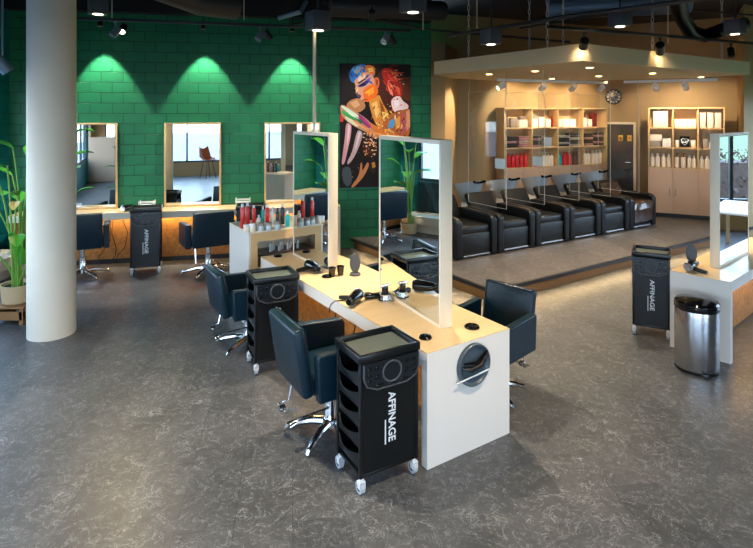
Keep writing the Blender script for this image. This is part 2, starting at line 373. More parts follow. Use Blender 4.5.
# ------------------------------------------------------------------ outdoors
struct(MB().box((-30, 5, -.2), (48, 80, .1)).build('ground_outside', M['pave']))
struct(MB().box((2, -30, -.2), (16, 52, .1)).build('pavement_outside', M['pave']))
struct(MB().box((60, 12, -.26), (100, 140, .1)).build('lawn_outside', M['grass']))
mb = MB(); rr = random.Random(3)
for r_, z_ in ((0, 0),):
    g = [[(95+8*math.sin(i*.7)+j*9, -70+i*8, (0, 5.5+2.2*math.sin(i*.5)+1.2*math.sin(i*1.3+1), 7+2.5*math.sin(i*.4+1), 0)[j]-.3) for j in range(4)] for i in range(26)]
    mb.sheet(g)
struct(mb.build('hill_outside', M['hill'], angle=80))
mb = MB()
mb.box((14.8, 13.5, .4), (.9, 21, 1.0))
for i in range(6000):
    x, y, z = rr.uniform(14.2, 15.4), rr.uniform(3, 24), rr.uniform(-.1, 1.25); s_ = rr.uniform(.04, .09)
    q = [Vector((rr.uniform(-1, 1), rr.uniform(-1, 1), rr.uniform(-1, 1)))*s_+Vector((x, y, z)) for _ in range(4)]
    mb.add(q, [[0, 1, 2], [0, 2, 3], [0, 3, 1], [1, 3, 2]])
tag(mb.build('garden_hedge', M['hedge']), 'brown winter hedge outside, seen in the standing mirror above the steel bin', 'hedge')

# ------------------------------------------------------------------ styling chair (faces +Y)
def make_chair():
    t = thing('styling_chair', '', 'chair')
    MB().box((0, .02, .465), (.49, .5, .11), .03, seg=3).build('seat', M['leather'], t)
    mb = MB(); T = Matrix.Translation((0, -.245, .42)) @ Matrix.Rotation(math.radians(9), 4, 'X')
    g = []
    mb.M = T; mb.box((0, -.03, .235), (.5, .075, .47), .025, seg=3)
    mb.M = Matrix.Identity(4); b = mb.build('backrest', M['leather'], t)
    mb = MB(); mb.M = T
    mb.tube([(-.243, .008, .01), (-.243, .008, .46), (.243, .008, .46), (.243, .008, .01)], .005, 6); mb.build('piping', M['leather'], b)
    for s in (-1, 1):
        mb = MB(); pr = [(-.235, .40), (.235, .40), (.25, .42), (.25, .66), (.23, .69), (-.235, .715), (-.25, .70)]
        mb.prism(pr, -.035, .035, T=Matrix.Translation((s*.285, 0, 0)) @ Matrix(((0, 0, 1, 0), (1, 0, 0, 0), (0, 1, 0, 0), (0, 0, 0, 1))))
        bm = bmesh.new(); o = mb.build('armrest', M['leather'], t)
        md = o.modifiers.new('round', 'BEVEL'); md.width = .016; md.segments = 3
    mb = MB(); mb.lathe([(.055, .06), (.055, .10), (.042, .12), (.04, .26), (.03, .27), (.03, .41)], 20); mb.lathe([(.09, .395), (.16, .41), (.16, .415)], 20); mb.build('gas_column', M['chrome'], t)
    MB().lathe([(.03, .06), (.065, .062), (.06, .105), (.03, .115)], 24).build('base_hub', M['chrome'], t)
    for k in range(5):
        a = 2*PI*k/5+.3; c, s = math.cos(a), math.sin(a)
        mb = MB(); pts = [(c*r, s*r, z) for r, z in ((.03, .085), (.14, .08), (.24, .058), (.31, .035), (.325, .016))]
        mb.tube(pts, [.032, .028, .024, .02, .014], 10); mb.build('leg', M['chrome'], t)
    mb = MB(); mb.tube([(.03, -.03, .2), (.06, -.26, .2), (.06, -.31, .18)], .008, 8); mb.cyl((.06, -.29, .18), (.06, -.34, .165), .022); mb.build('pump_lever', M['chrome'], t)
    mb = MB(); mb.tube([(-.2, -.2, .4), (-.2, -.24, .21), (-.2, -.32, .2), (-.06, -.32, .2), (-.06, -.24, .21)], .007, 8); mb.cyl((-.13, -.3, .2), (-.13, -.34, .2), .024); mb.build('tilt_bracket', M['chrome'], t)
    return t
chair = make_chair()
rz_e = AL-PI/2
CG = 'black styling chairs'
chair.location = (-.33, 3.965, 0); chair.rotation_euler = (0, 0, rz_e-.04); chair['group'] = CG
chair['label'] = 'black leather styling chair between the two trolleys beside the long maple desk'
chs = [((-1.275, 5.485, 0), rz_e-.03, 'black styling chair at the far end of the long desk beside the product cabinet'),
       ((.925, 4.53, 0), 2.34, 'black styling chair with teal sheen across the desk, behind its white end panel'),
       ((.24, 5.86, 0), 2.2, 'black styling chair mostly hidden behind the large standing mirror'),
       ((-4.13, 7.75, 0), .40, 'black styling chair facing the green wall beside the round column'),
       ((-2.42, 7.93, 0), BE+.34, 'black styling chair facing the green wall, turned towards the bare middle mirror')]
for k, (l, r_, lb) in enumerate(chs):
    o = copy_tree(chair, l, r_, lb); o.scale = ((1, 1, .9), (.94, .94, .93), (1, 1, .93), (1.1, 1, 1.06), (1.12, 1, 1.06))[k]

# ------------------------------------------------------------------ trolley (front panel towards -Y, drawers open to -X)
def make_trolley():
    t = thing('salon_trolley', '', 'trolley'); w, dp, h = .40, .32, .84
    for sx in (-1, 1):
        for sy in (-1, 1):
            MB().box((sx*(w/2-.012), sy*(dp/2-.012), .45), (.024, .024, .70), .005).build('post', M['plastic'], t)
    MB().box((0, 0, .105), (w-.02, dp-.02, .022), .006).build('base_plate', M['plastic'], t)
    MB().box((0, -dp/2+.008, .445), (w-.05, .008, .65)).build('front_panel', M['plastic'], t)
    MB().box((0, dp/2-.008, .445), (w-.05, .008, .65)).build('back_panel', M['plastic'], t)
    mb = MB()                                                          # tray: rim + recessed bed
    for sx in (-1, 1): mb.box((sx*(w/2-.004), 0, .815), (.03, dp+.02, .05), .01)
    for sy in (-1, 1): mb.box((0, sy*(dp/2-.004), .815), (w+.02, .03, .05), .01)
    tr = mb.build('top_tray', M['plastic'], t)
    MB().box((0, 0, .803), (w-.02, dp-.02, .008)).build('tray_bed', M['tray'], tr)
    mb = MB(); T = Matrix(((1, 0, 0, 0), (0, 0, 1, -dp/2-.012), (0, 1, 0, 0), (0, 0, 0, 1)))        # tool holder with openings
    pr = [(-.185, .79), (-.185, .70), (-.165, .655), (-.10, .625), (.10, .625), (.165, .655), (.185, .70), (.185, .79)]
    mb.prism(pr, -.012, .014, 0, T)
    ring = [(.062*math.cos(a), -dp/2-.024, .715+.062*math.sin(a)) for a in [2*PI*i/28 for i in range(28)]]
    mb.tube(ring, .007, 8, 1, True)
    mb.tube([(x, -dp/2-.022, z) for x, z in pr], .006, 6, 1)
    for x, z, a, b in ((-.15, .755, .028, .014), (-.15, .72, .028, .014), (-.15, .685, .028, .012), (-.10, .755, .026, .022), (-.10, .70, .026, .022), (.15, .755, .028, .014), (.15, .72, .028, .014), (.15, .685, .028, .012), (.10, .755, .026, .022), (.10, .70, .026, .022), (-.085, .65, .05, .012), (.085, .65, .05, .012), (0, .642, .05, .01)):
        mb.box((x, -dp/2-.026, z), (a, .006, b), .0025, 2)
    mb.build('tool_holder', [M['drawer'], M['grey'], M['gloss']], t)
    for k in range(5):
        z = .155+k*.122
        mb = MB(); N = 9
        g = []
        for zz, ex in ((0, .0), (.03, .016), (.062, .026), (.07, .03)):
            g.append([(-w/2-ex*(1-((2*i/(N-1)-1)**2))+.012, -dp/2+.03+(dp-.06)*i/(N-1), z+zz+(.022*(abs(2*i/(N-1)-1)**2) if zz > .04 else 0)) for i in range(N)])
        mb.sheet(g, .006)
        mb.box((.005, 0, z), (w-.04, dp-.06, .006))
        for sy in (-1, 1): mb.box((0, sy*(dp/2-.032), z+.028), (w-.04, .005, .055))
        mb.box((w/2-.02, 0, z+.03), (.006, dp-.06, .06)); mb.build('drawer', M['drawer'], t)
    for sx in (-1, 1):
        for sy in (-1, 1):
            x, y = sx*(w/2-.02), sy*(dp/2-.02)
            mb = MB(); mb.cyl((x, y, .07), (x, y, .1), .012); mb.box((x-.017, y, .058), (.004, .034, .045), .001); mb.box((x+.017, y, .058), (.004, .034, .045), .001); mb.box((x, y, .078), (.038, .036, .006), .002)
            c = mb.build('caster', M['white'], t)
            mb = MB(); mb.cyl((x-.013, y+.012, .037), (x+.013, y+.012, .037), .037, seg=20); mb.cyl((x-.0145, y+.012, .037), (x+.0145, y+.012, .037), .022, mi=1); mb.build('wheel', [M['wheel'], M['grey']], c)
    fc = bpy.data.curves.new('txt', 'FONT'); fc.body = 'AFFINAGE'; fc.size = .067; fc.extrude = .0008; fc.align_x = 'CENTER'; fc.align_y = 'CENTER'; fc.offset = .0012
    fo = bpy.data.objects.new('txt', fc); col.objects.link(fo); bpy.context.view_layer.update()
    me = bpy.data.meshes.new_from_object(fo.evaluated_get(bpy.context.evaluated_depsgraph_get())); bpy.data.objects.remove(fo)
    me.materials.clear(); me.materials.append(M['print'])
    T = Matrix.Translation((.012, -dp/2+.002, .42)) @ Matrix.Rotation(PI/2, 4, 'X') @ Matrix.Rotation(-PI/2, 4, 'Z')
    me.transform(T); L = bpy.data.objects.new('lettering', me); col.objects.link(L); L.parent = t
    mb = MB(); mb.box((-.031, -dp/2+.002, .335), (.008, .0016, .15)); mb.build('printed_line', M['print'], t)
    return t
tro = make_trolley()
TG = 'black hairdressing trolleys'
tro['group'] = TG
tro.location = (.003, 3.535, 0); tro.rotation_euler = (0, 0, .53); tro.scale = (1.06, 1.0, 1)
tro['label'] = 'black salon trolley with open side drawers at the white desk end'
c = copy_tree(tro, (-.952, 5.045, 0), .44, 'black salon trolley standing between two chairs along the long desk'); c.scale = (1, 1, 1)
c = copy_tree(tro, D(146.5, 7.98), .3, 'black salon trolley pushed against the green wall counter between two chairs'); c.scale = (1, 1, 1.13)
c = copy_tree(tro, D(251, 8.17), .19, 'black salon trolley at the wall counter, mostly hidden behind the bottle cabinet'); c.scale = (1, 1, 1.13)
c = copy_tree(tro, (2.885, 5.79, 0), -.50, 'black salon trolley standing free beside the steel bin and second desk'); c.scale = (.86, 1.08, 1.03)

# ------------------------------------------------------------------ desks
def make_desk(name, label, loc, rz, w, L, end_t=.06, H_=.75):
    """local x = across (width w), y = along (length L), origin at the near corner"""
    t = thing(name, label, 'desk', loc, rz)
    mb = MB(); mb.box((w/2, L/2, H_-.003), (w, L, .006)); mb.build('worktop', M['maple'], t)
    mb = MB(); mb.box((w/2, L/2, H_-.055), (w-.004, L-2*end_t-.001, .096)); mb.build('top_slab', M['white_panel'], t)
    for y in (end_t/2, L-end_t/2):
        MB().box((w/2, y, (H_-.0065)/2), (w-.002, end_t, H_-.0068)).build('end_panel', M['white_panel'], t)
    MB().box((w/2+.02, L/2, (H_-.104)/2+.03), (.05, L-2*end_t-.004, H_-.17)).build('centre_panel', M['osb'], t)
    return t
DA = Vector((.325, 3.54, 0)); DW, DL = .75, 2.86
desk = make_desk('styling_desk', 'long maple topped styling desk with white end panel in the middle of the salon', DA, AL, DW, DL)
# round black tool holder set in the end panel
hp = DA+e*(.737*.53)+Vector((0, 0, .585))
t = thing('tool_dish', 'round black dish with silver bar fixed on the white desk end', 'holder', hp-d*.002, AL)
Tq = Matrix(((1, 0, 0, 0), (0, 0, -1, 0), (0, 1, 0, 0), (0, 0, 0, 1)))
mb = MB(); mb.M = Tq; mb.lathe([(0, .012), (.118, .012), (.126, .018), (.132, .03), (.140, .03), (.143, 0), (0, 0)], 40, cap=False); mb.build('dish', mat('dish_sky_sheen', (66, 80, 88), .4, spec=.6), t)  # sky reflection on the black dish put into its base colour
mb = MB(); mb.tube([(-.11, -.02, .0), (-.05, -.04, -.015), (.03, -.045, .0), (.115, -.025, .05)], [.01, .018, .018, .012], 10); mb.build('lip', M['plastic'], t)
mb = MB(); mb.tube([(-.10, -.025, .03), (0, -.04, .02), (.11, -.025, .075)], [.006, .011, .008], 8); mb.build('curved_rod', M['gloss'], t)
mb = MB(); mb.tube([(-.165, -.03, -.08), (.125, -.03, -.055)], .0055, 8); mb.build('bar', M['white'], t)

rA = Vector((2.884, 5.427, 0)); ra = .718; e2 = Vector((math.cos(ra), math.sin(ra), 0)); d2 = Vector((-math.sin(ra), math.cos(ra), 0)); rB = rA-d2*.523
t = make_desk('styling_desk', 'second styling desk with greenish white end panel behind the steel bin', rB+e2*0, ra-PI/2, .523, 2.3)
for ch in t.children: pass
# local x across must run from B to A: mirror by placing origin at A instead
t.location = rA; t.rotation_euler = (0, 0, ra-PI/2)

# standing mirrors on the desks
def mirror(label, base, ang, L, h, th=.1, z=.751):
    """panel from base along ang; length L, height h"""
    t = thing('standing_mirror', label, 'mirror', (base.x, base.y, z), ang, 'standing mirrors on the desks')
    mb = MB(); b = .022
    for x in (b/2, L-b/2): mb.box((x, 0, h/2), (b, th, h), .002)
    for zz in (b/2, h-.016): mb.box((L/2, 0, zz), (L-2*b, th, b if zz < .1 else .032), .002)
    mb.box((L/2, 0, h/2), (L-2*b, th*.5, h-2*b)); mb.build('frame', M['cream'], t)
    for s in (-1, 1):
        MB().box((L/2, s*(th/2-.006), h/2-.004), (L-2*b-.001, .006, h-2*b-.013)).build('mirror_glass', M['mirror'], t)
    return t
mid = DA+e*(DW/2)
mirror('large standing mirror at the front of the long desk, nearest its white end', mid+d*.25, AL+PI/2-.115, .97, 1.347)
mirror('smaller looking standing mirror at the far end of the long desk', mid+d*1.925, AL+PI/2, .82, 1.347)
mirror('standing mirror on the second desk reflecting a green field', (rA+rB)/2+e2*.42, ra, .95, 1.335, .085)

# product cabinet at the far end of the desk
FB = Vector((-1.365, 5.9, 0)); bw, bd, bh = .83, .63, 1.02
mb = MB(); mb.M = Matrix.Identity(4)
t = thing('product_cabinet', 'cream box cabinet with bottles on top at the far desk end', 'cabinet', FB, AL)
mb = MB(); mb.box((bw/2, bd/2+.15, (bh-.02)/2), (bw-.02, bd-.31, bh-.03)); mb.build('core', M['cream'], t)
mb = MB(); mb.box((bw/2, bd/2, bh-.01), (bw, bd, .02)); mb.build('top', M['cream'], t)
for x in (.01, bw-.01): MB().box((x, bd/2, (bh-.021)/2), (.02, bd-.002, bh-.021)).build('side_panel', M['white_panel'], t)
nx0, nx1, nz0, nz1 = .10, .80, .755, .905
mb = MB()
for x0, x1, z0, z1 in ((.021, nx0, 0, bh-.021), (nx1, bw-.021, 0, bh-.021), (nx0, nx1, nz1, bh-.021), (nx0, nx1, 0, .63)):
    mb.box(((x0+x1)/2, .01, (z0+z1)/2), (x1-x0, .018, z1-z0))
mb.build('front_panel', M['shelfwood'], t)
mb = MB(); mb.box(((nx0+nx1)/2, .2, .752), (nx1-nx0, .37, .005)); mb.build('niche_shelf', M['brownb'], t)

# wall counter
def wl(px, off): return W(px, off)
cf = .45
a = W(20, 0.002); b = W(337, .002)
t = thing('wall_counter', 'long maple counter along the green wall under three mirrors', 'counter', (0, 0, 0))
q = [a, a+wn*cf, b+wn*cf, b]
MB().prism([x.xy for x in q], .793, .80).build('worktop', M['maple'], t)
MB().prism([x.xy for x in [a+wn*.004, a+wn*(cf-.002), b+wn*(cf-.002), b+wn*.004]], .70, .792).build('top_slab', M['cream'], t)
q = [a+wn*.22, a+wn*.26, b+wn*.26, b+wn*.22]
MB().prism([x.xy for x in q], .07, .699).build('back_panel', M['osb'], t)
q = [a+wn*.22, a+wn*.27, b+wn*.27, b+wn*.22]
MB().prism([x.xy for x in q], 0.002, .069).build('plinth', M['edge'], t)
q = [b+wn*.002, b+wn*(cf-.003), b+wn*(cf-.003)-wdir*.06, b+wn*.002-wdir*.06]
MB().prism([x.xy for x in q], .002, .698).build('end_panel', M['cream'], t)

def wall_mirror(label, p0, p1, z0, z1):
    A, B = W(p0, .012), W(p1, .012); L = (B-A).length
    t = thing('wall_mirror', label, 'mirror', (A.x, A.y, z0), BE, 'mirrors leaning on the green wall'); h = z1-z0; b = .028
    mb = MB()
    for x in (b/2, L-b/2): mb.box((x, 0, h/2), (b, .04, h), .003)
    for z in (b/2, h-b/2): mb.box((L/2, 0, z), (L-2*b, .04, b), .003)
    mb.box((L/2, .012, h/2), (L-2*b, .012, h-2*b)); mb.build('frame', M['shelfwood'], t)
    MB().box((L/2, -.002, h/2), (L-2*b, .006, h-2*b)).build('mirror_glass', M['mirror'], t); t.location += Vector(wn*.012)
for lb, p0, p1 in (('wood framed wall mirror half hidden by the round column', 60.5, 117.8), ('middle wood framed mirror on the green wall, above a turned chair', 164.4, 221.2), ('wood framed wall mirror partly hidden behind the desk mirror', 264.3, 320)):
    wall_mirror(lb, p0, p1, .802, 2.142)

# artwork on the green wall
A, B = W(339.5, .006), W(410.4, .006); pw = (B-A).length; pz0, pz1 = 1.034, 3.14; ph = pz1-pz0
t = thing('wall_poster', 'large colourful portrait of a painted figure on the green wall', 'poster', (A.x, A.y, pz0), BE)
MB().box((pw/2, -.015, ph/2), (pw, .03, ph)).build('panel', M['gloss'], t)
me_v, me_f, me_c = [], [], []
def P(pts, rgb, k):
    o = len(me_v)
    if len(pts) > 4 and k < 31:
        for _ in range(2): pts = [q for i in range(len(pts)) for a_, b_ in ((pts[i], pts[(i+1) % len(pts)]),) for q in ((a_[0]*.78+b_[0]*.22, a_[1]*.78+b_[1]*.22), (a_[0]*.22+b_[0]*.78, a_[1]*.22+b_[1]*.78))]
    for x, y in pts: me_v.append(((x-18)/277*pw, -.031-.0003*k, ph*(1-(y-32)/488)))
    me_f.append(list(range(o, o+len(pts)))); me_c.append((*s2l(rgb), 1))
kk = 1
art = [([(19,33),(294,33),(294,519),(19,519)], (24,12,9)), ([(150,60),(230,50),(294,90),(294,330),(170,330)], (70,26,14)), ([(230,90),(294,80),(294,180),(262,170)], (96,50,26)),
 ([(52,70),(70,42),(110,30),(128,50),(118,80),(92,92),(70,110),(58,98)], (38,120,206)), ([(66,60),(84,42),(104,40),(96,62),(80,74)], (120,190,236)), ([(112,36),(150,38),(156,70),(138,84),(118,66)], (236,120,34)), ([(124,50),(146,46),(148,62),(130,66)], (250,200,90)),
 ([(72,104),(84,86),(104,68),(128,64),(150,84),(156,120),(150,150),(132,168),(114,182),(100,188),(92,182),(90,170),(84,160),(90,152),(80,140),(76,128),(80,120)], (228,160,126)),
 ([(84,92),(104,72),(122,72),(110,92),(92,104)], (240,214,206)), ([(108,132),(150,106),(170,140),(150,176),(118,186),(108,160)], (242,108,18)), ([(120,140),(148,122),(150,146),(128,160)], (252,160,50)),
 ([(84,120),(98,112),(126,92),(134,100),(116,120),(94,126)], (44,50,140)), ([(94,117),(112,106),(116,114),(98,122)], (14,14,30)), ([(86,108),(120,86),(122,90),(92,112)], (40,24,26)), ([(118,96),(136,84),(134,100)], (120,90,190)),
 ([(82,152),(98,154),(100,162),(94,172),(86,166)], (34,40,90)), ([(84,158),(98,158),(96,161),(85,161)], (140,60,120)),
 ([(150,84),(168,86),(172,108),(166,130),(154,124)], (226,104,50)), ([(156,92),(166,96),(164,116),(157,116)], (170,60,26)),
 ([(128,176),(152,168),(170,150),(184,190),(206,222),(216,262),(196,300),(160,282),(140,230)], (226,146,58)), ([(140,190),(160,178),(172,220),(160,250)], (250,196,110)), ([(170,170),(186,200),(196,240),(180,236)], (150,72,26)), ([(180,220),(206,230),(206,262),(186,260)], (250,216,120)),
 ([(176,60),(200,44),(226,62),(240,96),(262,120),(262,160),(246,172),(226,150),(206,130),(190,100)], (178,32,24)), ([(196,62),(218,72),(234,110),(222,122),(204,92)], (236,66,50)), ([(232,112),(252,130),(254,156),(240,150)], (240,96,60)), ([(204,118),(220,134),(226,160),(212,150)], (250,140,110)),
 ([(214,178),(232,160),(252,158),(262,178),(288,196),(280,216),(248,214),(226,226)], (250,216,214)), ([(226,182),(244,170),(250,190),(236,206)], (255,240,240)),
 ([(190,240),(226,226),(270,212),(292,206),(293,300),(280,330),(220,330),(176,300)], (196,104,46)), ([(206,262),(226,246),(234,262),(224,286),(204,292)], (86,158,214)), ([(256,236),(270,222),(272,290),(258,316)], (198,84,120)), ([(276,220),(290,212),(292,280),(278,300)], (232,160,120)), ([(232,250),(252,238),(252,280),(236,300)], (244,166,70)), ([(180,290),(214,292),(236,310),(220,330),(180,320)], (250,190,84)),
 ([(40,196),(58,176),(88,166),(112,182),(118,206),(92,226),(60,222)], (196,132,84)), ([(56,186),(84,174),(96,196),(74,208)], (226,172,122)),
 ([(19,196),(32,194),(72,216),(118,246),(150,280),(166,316),(160,334),(126,306),(86,286),(48,262),(22,236)], (206,150,110)),
 ([(20,200),(34,198),(76,226),(92,240),(84,244),(36,214)], (226,240,220)), ([(22,216),(36,218),(84,248),(76,256),(30,232)], (70,180,90)), ([(34,236),(70,254),(92,276),(84,282),(44,256)], (228,226,190)), ([(84,224),(110,244),(140,276),(132,290),(100,262)], (150,50,120)), ([(100,268),(128,290),(150,316),(126,304)], (240,130,60)), ([(64,232),(96,250),(110,268),(96,268)], (30,110,70)), ([(19,230),(34,246),(30,262),(19,260)], (220,60,40)),
 ([(124,256),(170,286),(214,300),(250,318),(240,336),(170,338)], (224,124,52)),
 ([(42,262),(64,272),(60,320),(48,372),(36,426),(24,430),(30,380),(38,320)], (206,150,156)), ([(50,272),(60,276),(52,330),(44,360)], (240,200,206)), ([(84,290),(108,302),(96,350),(72,404),(48,432),(46,418),(66,380)], (188,158,162)), ([(90,300),(100,304),(84,356),(74,376)], (226,206,210)),
 ([(108,310),(160,330),(164,400),(130,404),(104,384)], (52,26,16)), ([(26,440),(60,436),(66,500),(46,520),(28,492)], (72,78,84)), ([(92,474),(98,420),(104,424),(104,460),(124,418),(132,430),(112,476),(72,520),(58,518)], (196,124,76)), ([(130,410),(150,404),(160,430),(150,470),(134,458)], (40,30,26)), ([(140,424),(152,420),(156,440),(144,446)], (196,130,50))]
for pts, rgb in art: P(pts, rgb, kk); kk += .3
rr = random.Random(11)
def stroke(x0, y0, x1, y1, w, rgb, bend=0):
    global kk
    dx, dy = x1-x0, y1-y0; L = math.hypot(dx, dy); nx, ny = -dy/L, dx/L; mx, my = (x0+x1)/2+nx*bend, (y0+y1)/2+ny*bend
    P([(x0, y0), ((x0+mx)/2+nx*w*.8, (y0+my)/2+ny*w*.8), (mx+nx*w, my+ny*w), (x1, y1), (mx-nx*w, my-ny*w), ((x0+mx)/2-nx*w*.8, (y0+my)/2-ny*w*.8)], rgb, kk); kk += .02
for k in range(34):                                          # red and orange hair
    a = rr.uniform(-.5, 1.5); x0, y0 = rr.uniform(180, 232), rr.uniform(48, 120); l = rr.uniform(26, 64)
    stroke(x0, y0, min(290, x0+l*math.cos(a)), y0+l*math.sin(a), rr.uniform(1.5, 4.5), rr.choice([(214,44,30), (160,22,20), (244,92,52), (120,16,16), (250,140,90)]), rr.uniform(-8, 8))
for k in range(16):                                          # blue and gold crest
    x0, y0 = rr.uniform(60, 120), rr.uniform(56, 92); stroke(x0, y0, x0+rr.uniform(-22, 26), y0-rr.uniform(14, 30), rr.uniform(2, 4), rr.choice([(40,120,210), (90,180,240), (24,70,160), (240,150,40)]), rr.uniform(-5, 5))
for k in range(30):                                          # painted skin of neck and shoulder
    x0, y0 = rr.uniform(140, 280), rr.uniform(190, 315); a = rr.uniform(.6, 2.2); l = rr.uniform(10, 34)
    stroke(x0, y0, max(125, min(291, x0+l*math.cos(a))), min(334, y0+l*math.sin(a)), rr.uniform(1.5, 4), rr.choice([(252,200,90), (236,130,40), (180,80,30), (255,236,190), (120,50,24), (220,90,40)]), rr.uniform(-4, 4))
for q in ((90, 128, 80, 152, 3, (250, 206, 170), 3), (80, 150, 92, 156, 2, (150, 80, 60), 1), (100, 182, 130, 172, 3, (150, 60, 20), -4), (96, 100, 130, 78, 2.5, (30, 24, 40), 5), (128, 96, 150, 112, 4, (60, 90, 180), 3), (110, 150, 140, 130, 4, (255, 180, 60), 3), (30, 206, 100, 256, 3, (240, 250, 230), 4), (30, 226, 96, 264, 3, (40, 150, 80), 3), (60, 250, 140, 300, 4, (236, 170, 120), 4), (96, 240, 150, 298, 3, (200, 60, 150), -3), (130, 300, 240, 322, 4, (250, 160, 80), 3)): stroke(*q)
kk += .5
def dots(n, x0, x1, y0, y1, cols, smin=2, smax=6):
    global kk
    for i in range(n):
        x, y, s = rr.uniform(x0, x1), rr.uniform(y0, y1), rr.uniform(smin, smax); a0 = rr.uniform(0, 6)
        P([(x+s*rr.uniform(.5, 1)*math.cos(a0+k*1.2566), y+s*rr.uniform(.5, 1)*math.sin(a0+k*1.2566)) for k in range(5)], rr.choice(cols), kk+i*.01)
    kk += .5+n*.01
dots(70, 106, 160, 306, 400, [(216,130,70), (240,190,140), (150,70,30), (250,220,190)])
dots(26, 160, 215, 190, 320, [(250,210,130), (160,70,30), (255,240,200), (220,90,30)], 2, 5)
dots(22, 196, 270, 60, 200, [(230,60,40), (150,20,20), (255,190,180)], 2, 5)
dots(14, 110, 156, 36, 90, [(250,170,60), (200,80,20), (60,120,190)], 2, 4)
dots(22, 60, 150, 380, 480, [(120,80,60), (60,60,66), (200,160,130)], 1, 4)
dots(16, 190, 290, 220, 320, [(255,220,150), (140,60,30), (90,150,200), (230,120,160)], 2, 5)
me = bpy.data.meshes.new('artwork'); me.from_pydata(me_v, [], me_f); ca = me.color_attributes.new('Col', 'FLOAT_COLOR', 'CORNER')
for p, c in zip(me.polygons, me_c):
    for li in p.loop_indices: ca.data[li].color = c
pm = mat('poster_print', (255, 255, 255), .55, spec=.25); nd = pm.node_tree.nodes.new('ShaderNodeVertexColor'); nd.layer_name = 'Col'; pm.node_tree.links.new(nd.outputs[0], pm.node_tree.nodes['Principled BSDF'].inputs['Base Color'])
me.materials.append(pm); ao = bpy.data.objects.new('artwork', me); col.objects.link(ao); ao.parent = t

# ------------------------------------------------------------------ wash units (front towards +Y locally)
def make_wash():
    t = thing('wash_unit', '', 'wash chair')
    MB().box((0, -.40, .40), (.56, .72, .13), .035, seg=3).build('seat', M['leather2'], t)
    mb = MB(); mb.box((0, -.05, .21), (.56, .05, .30), .02, seg=3); mb.box((0, -.42, .2), (.5, .6, .3)); fp = mb.build('front_apron', M['leather2'], t)
    mb = MB(); mb.box((0, -.03, .045), (.5, .03, .025)); mb.build('foot_bar', M['steel'], t)
    mb = MB(); T = Matrix.Translation((0, -.70, .44)) @ Matrix.Rotation(math.radians(30), 4, 'X'); mb.M = T; mb.box((0, 0, .18), (.56, .10, .44), .03, seg=3); mb.build('backrest', M['leather2'], t)
    for s in (-1, 1):
        mb = MB(); pr = [(-.8, .02), (.0, .02), (.01, .05), (.01, .54), (-.03, .585), (-.1, .605), (-.72, .615), (-.78, .60), (-.82, .54)]
        mb.prism(pr, -.055, .055, T=Matrix.Translation((s*.337, 0, 0)) @ Matrix(((0, 0, 1, 0), (1, 0, 0, 0), (0, 1, 0, 0), (0, 0, 0, 1))))
        o = mb.build('armrest', M['leather2'], t); md = o.modifiers.new('round', 'BEVEL'); md.width = .022; md.segments = 3
    # basin: tapered bowl, higher at the back
    mb = MB(); N = 28; rows = []
    for rx, ry, z, tilt in ((.10, .09, .60, 0), (.15, .15, .66, 0), (.205, .215, .80, -.02), (.235, .25, .91, -.05), (.245, .262, .93, -.055), (.225, .238, .925, -.055), (.19, .2, .83, -.02), (.12, .12, .74, 0), (.02, .02, .72, 0)):
        rows.append([(rx*math.cos(2*PI*i/N)*(1+.10*abs(math.sin(2*PI*i/N))), -1.12+ry*math.sin(2*PI*i/N), z-tilt*math.sin(2*PI*i/N)) for i in range(N+1)])
    mb.sheet(rows); b = mb.build('basin', M['basin'], t)
    mb = MB(); mb.tube([(.13*math.sin(a), -.855-.05*math.cos(a)+.03, .985-.03*math.cos(a)) for a in [-1.3+.26*i for i in range(11)]], [.022]*11, 8); mb.build('neck_rest', M['gloss'], b)
    mb = MB(); mb.box((0, -1.1, .30), (.2, .24, .60), .03); mb.build('pedestal', M['white'], t)
    return t
wash = make_wash(); wash['group'] = 'black wash units in a row'
wa = .548; fv = Vector((.687, .42, 0)); f0 = Vector((1.13, 7.85, HP+.001))
wl_ = ['black leather wash chair with white basin, next to the large standing mirror', 'second black wash chair counted from the large standing mirror', 'third black wash chair from the standing mirror, below the red bottles', 'fourth black wash chair from the standing mirror, third from the cupboards', 'black wash chair next to the last one beside the cupboards', 'last black wash chair in the row, with a shiny cover, beside the cupboards']
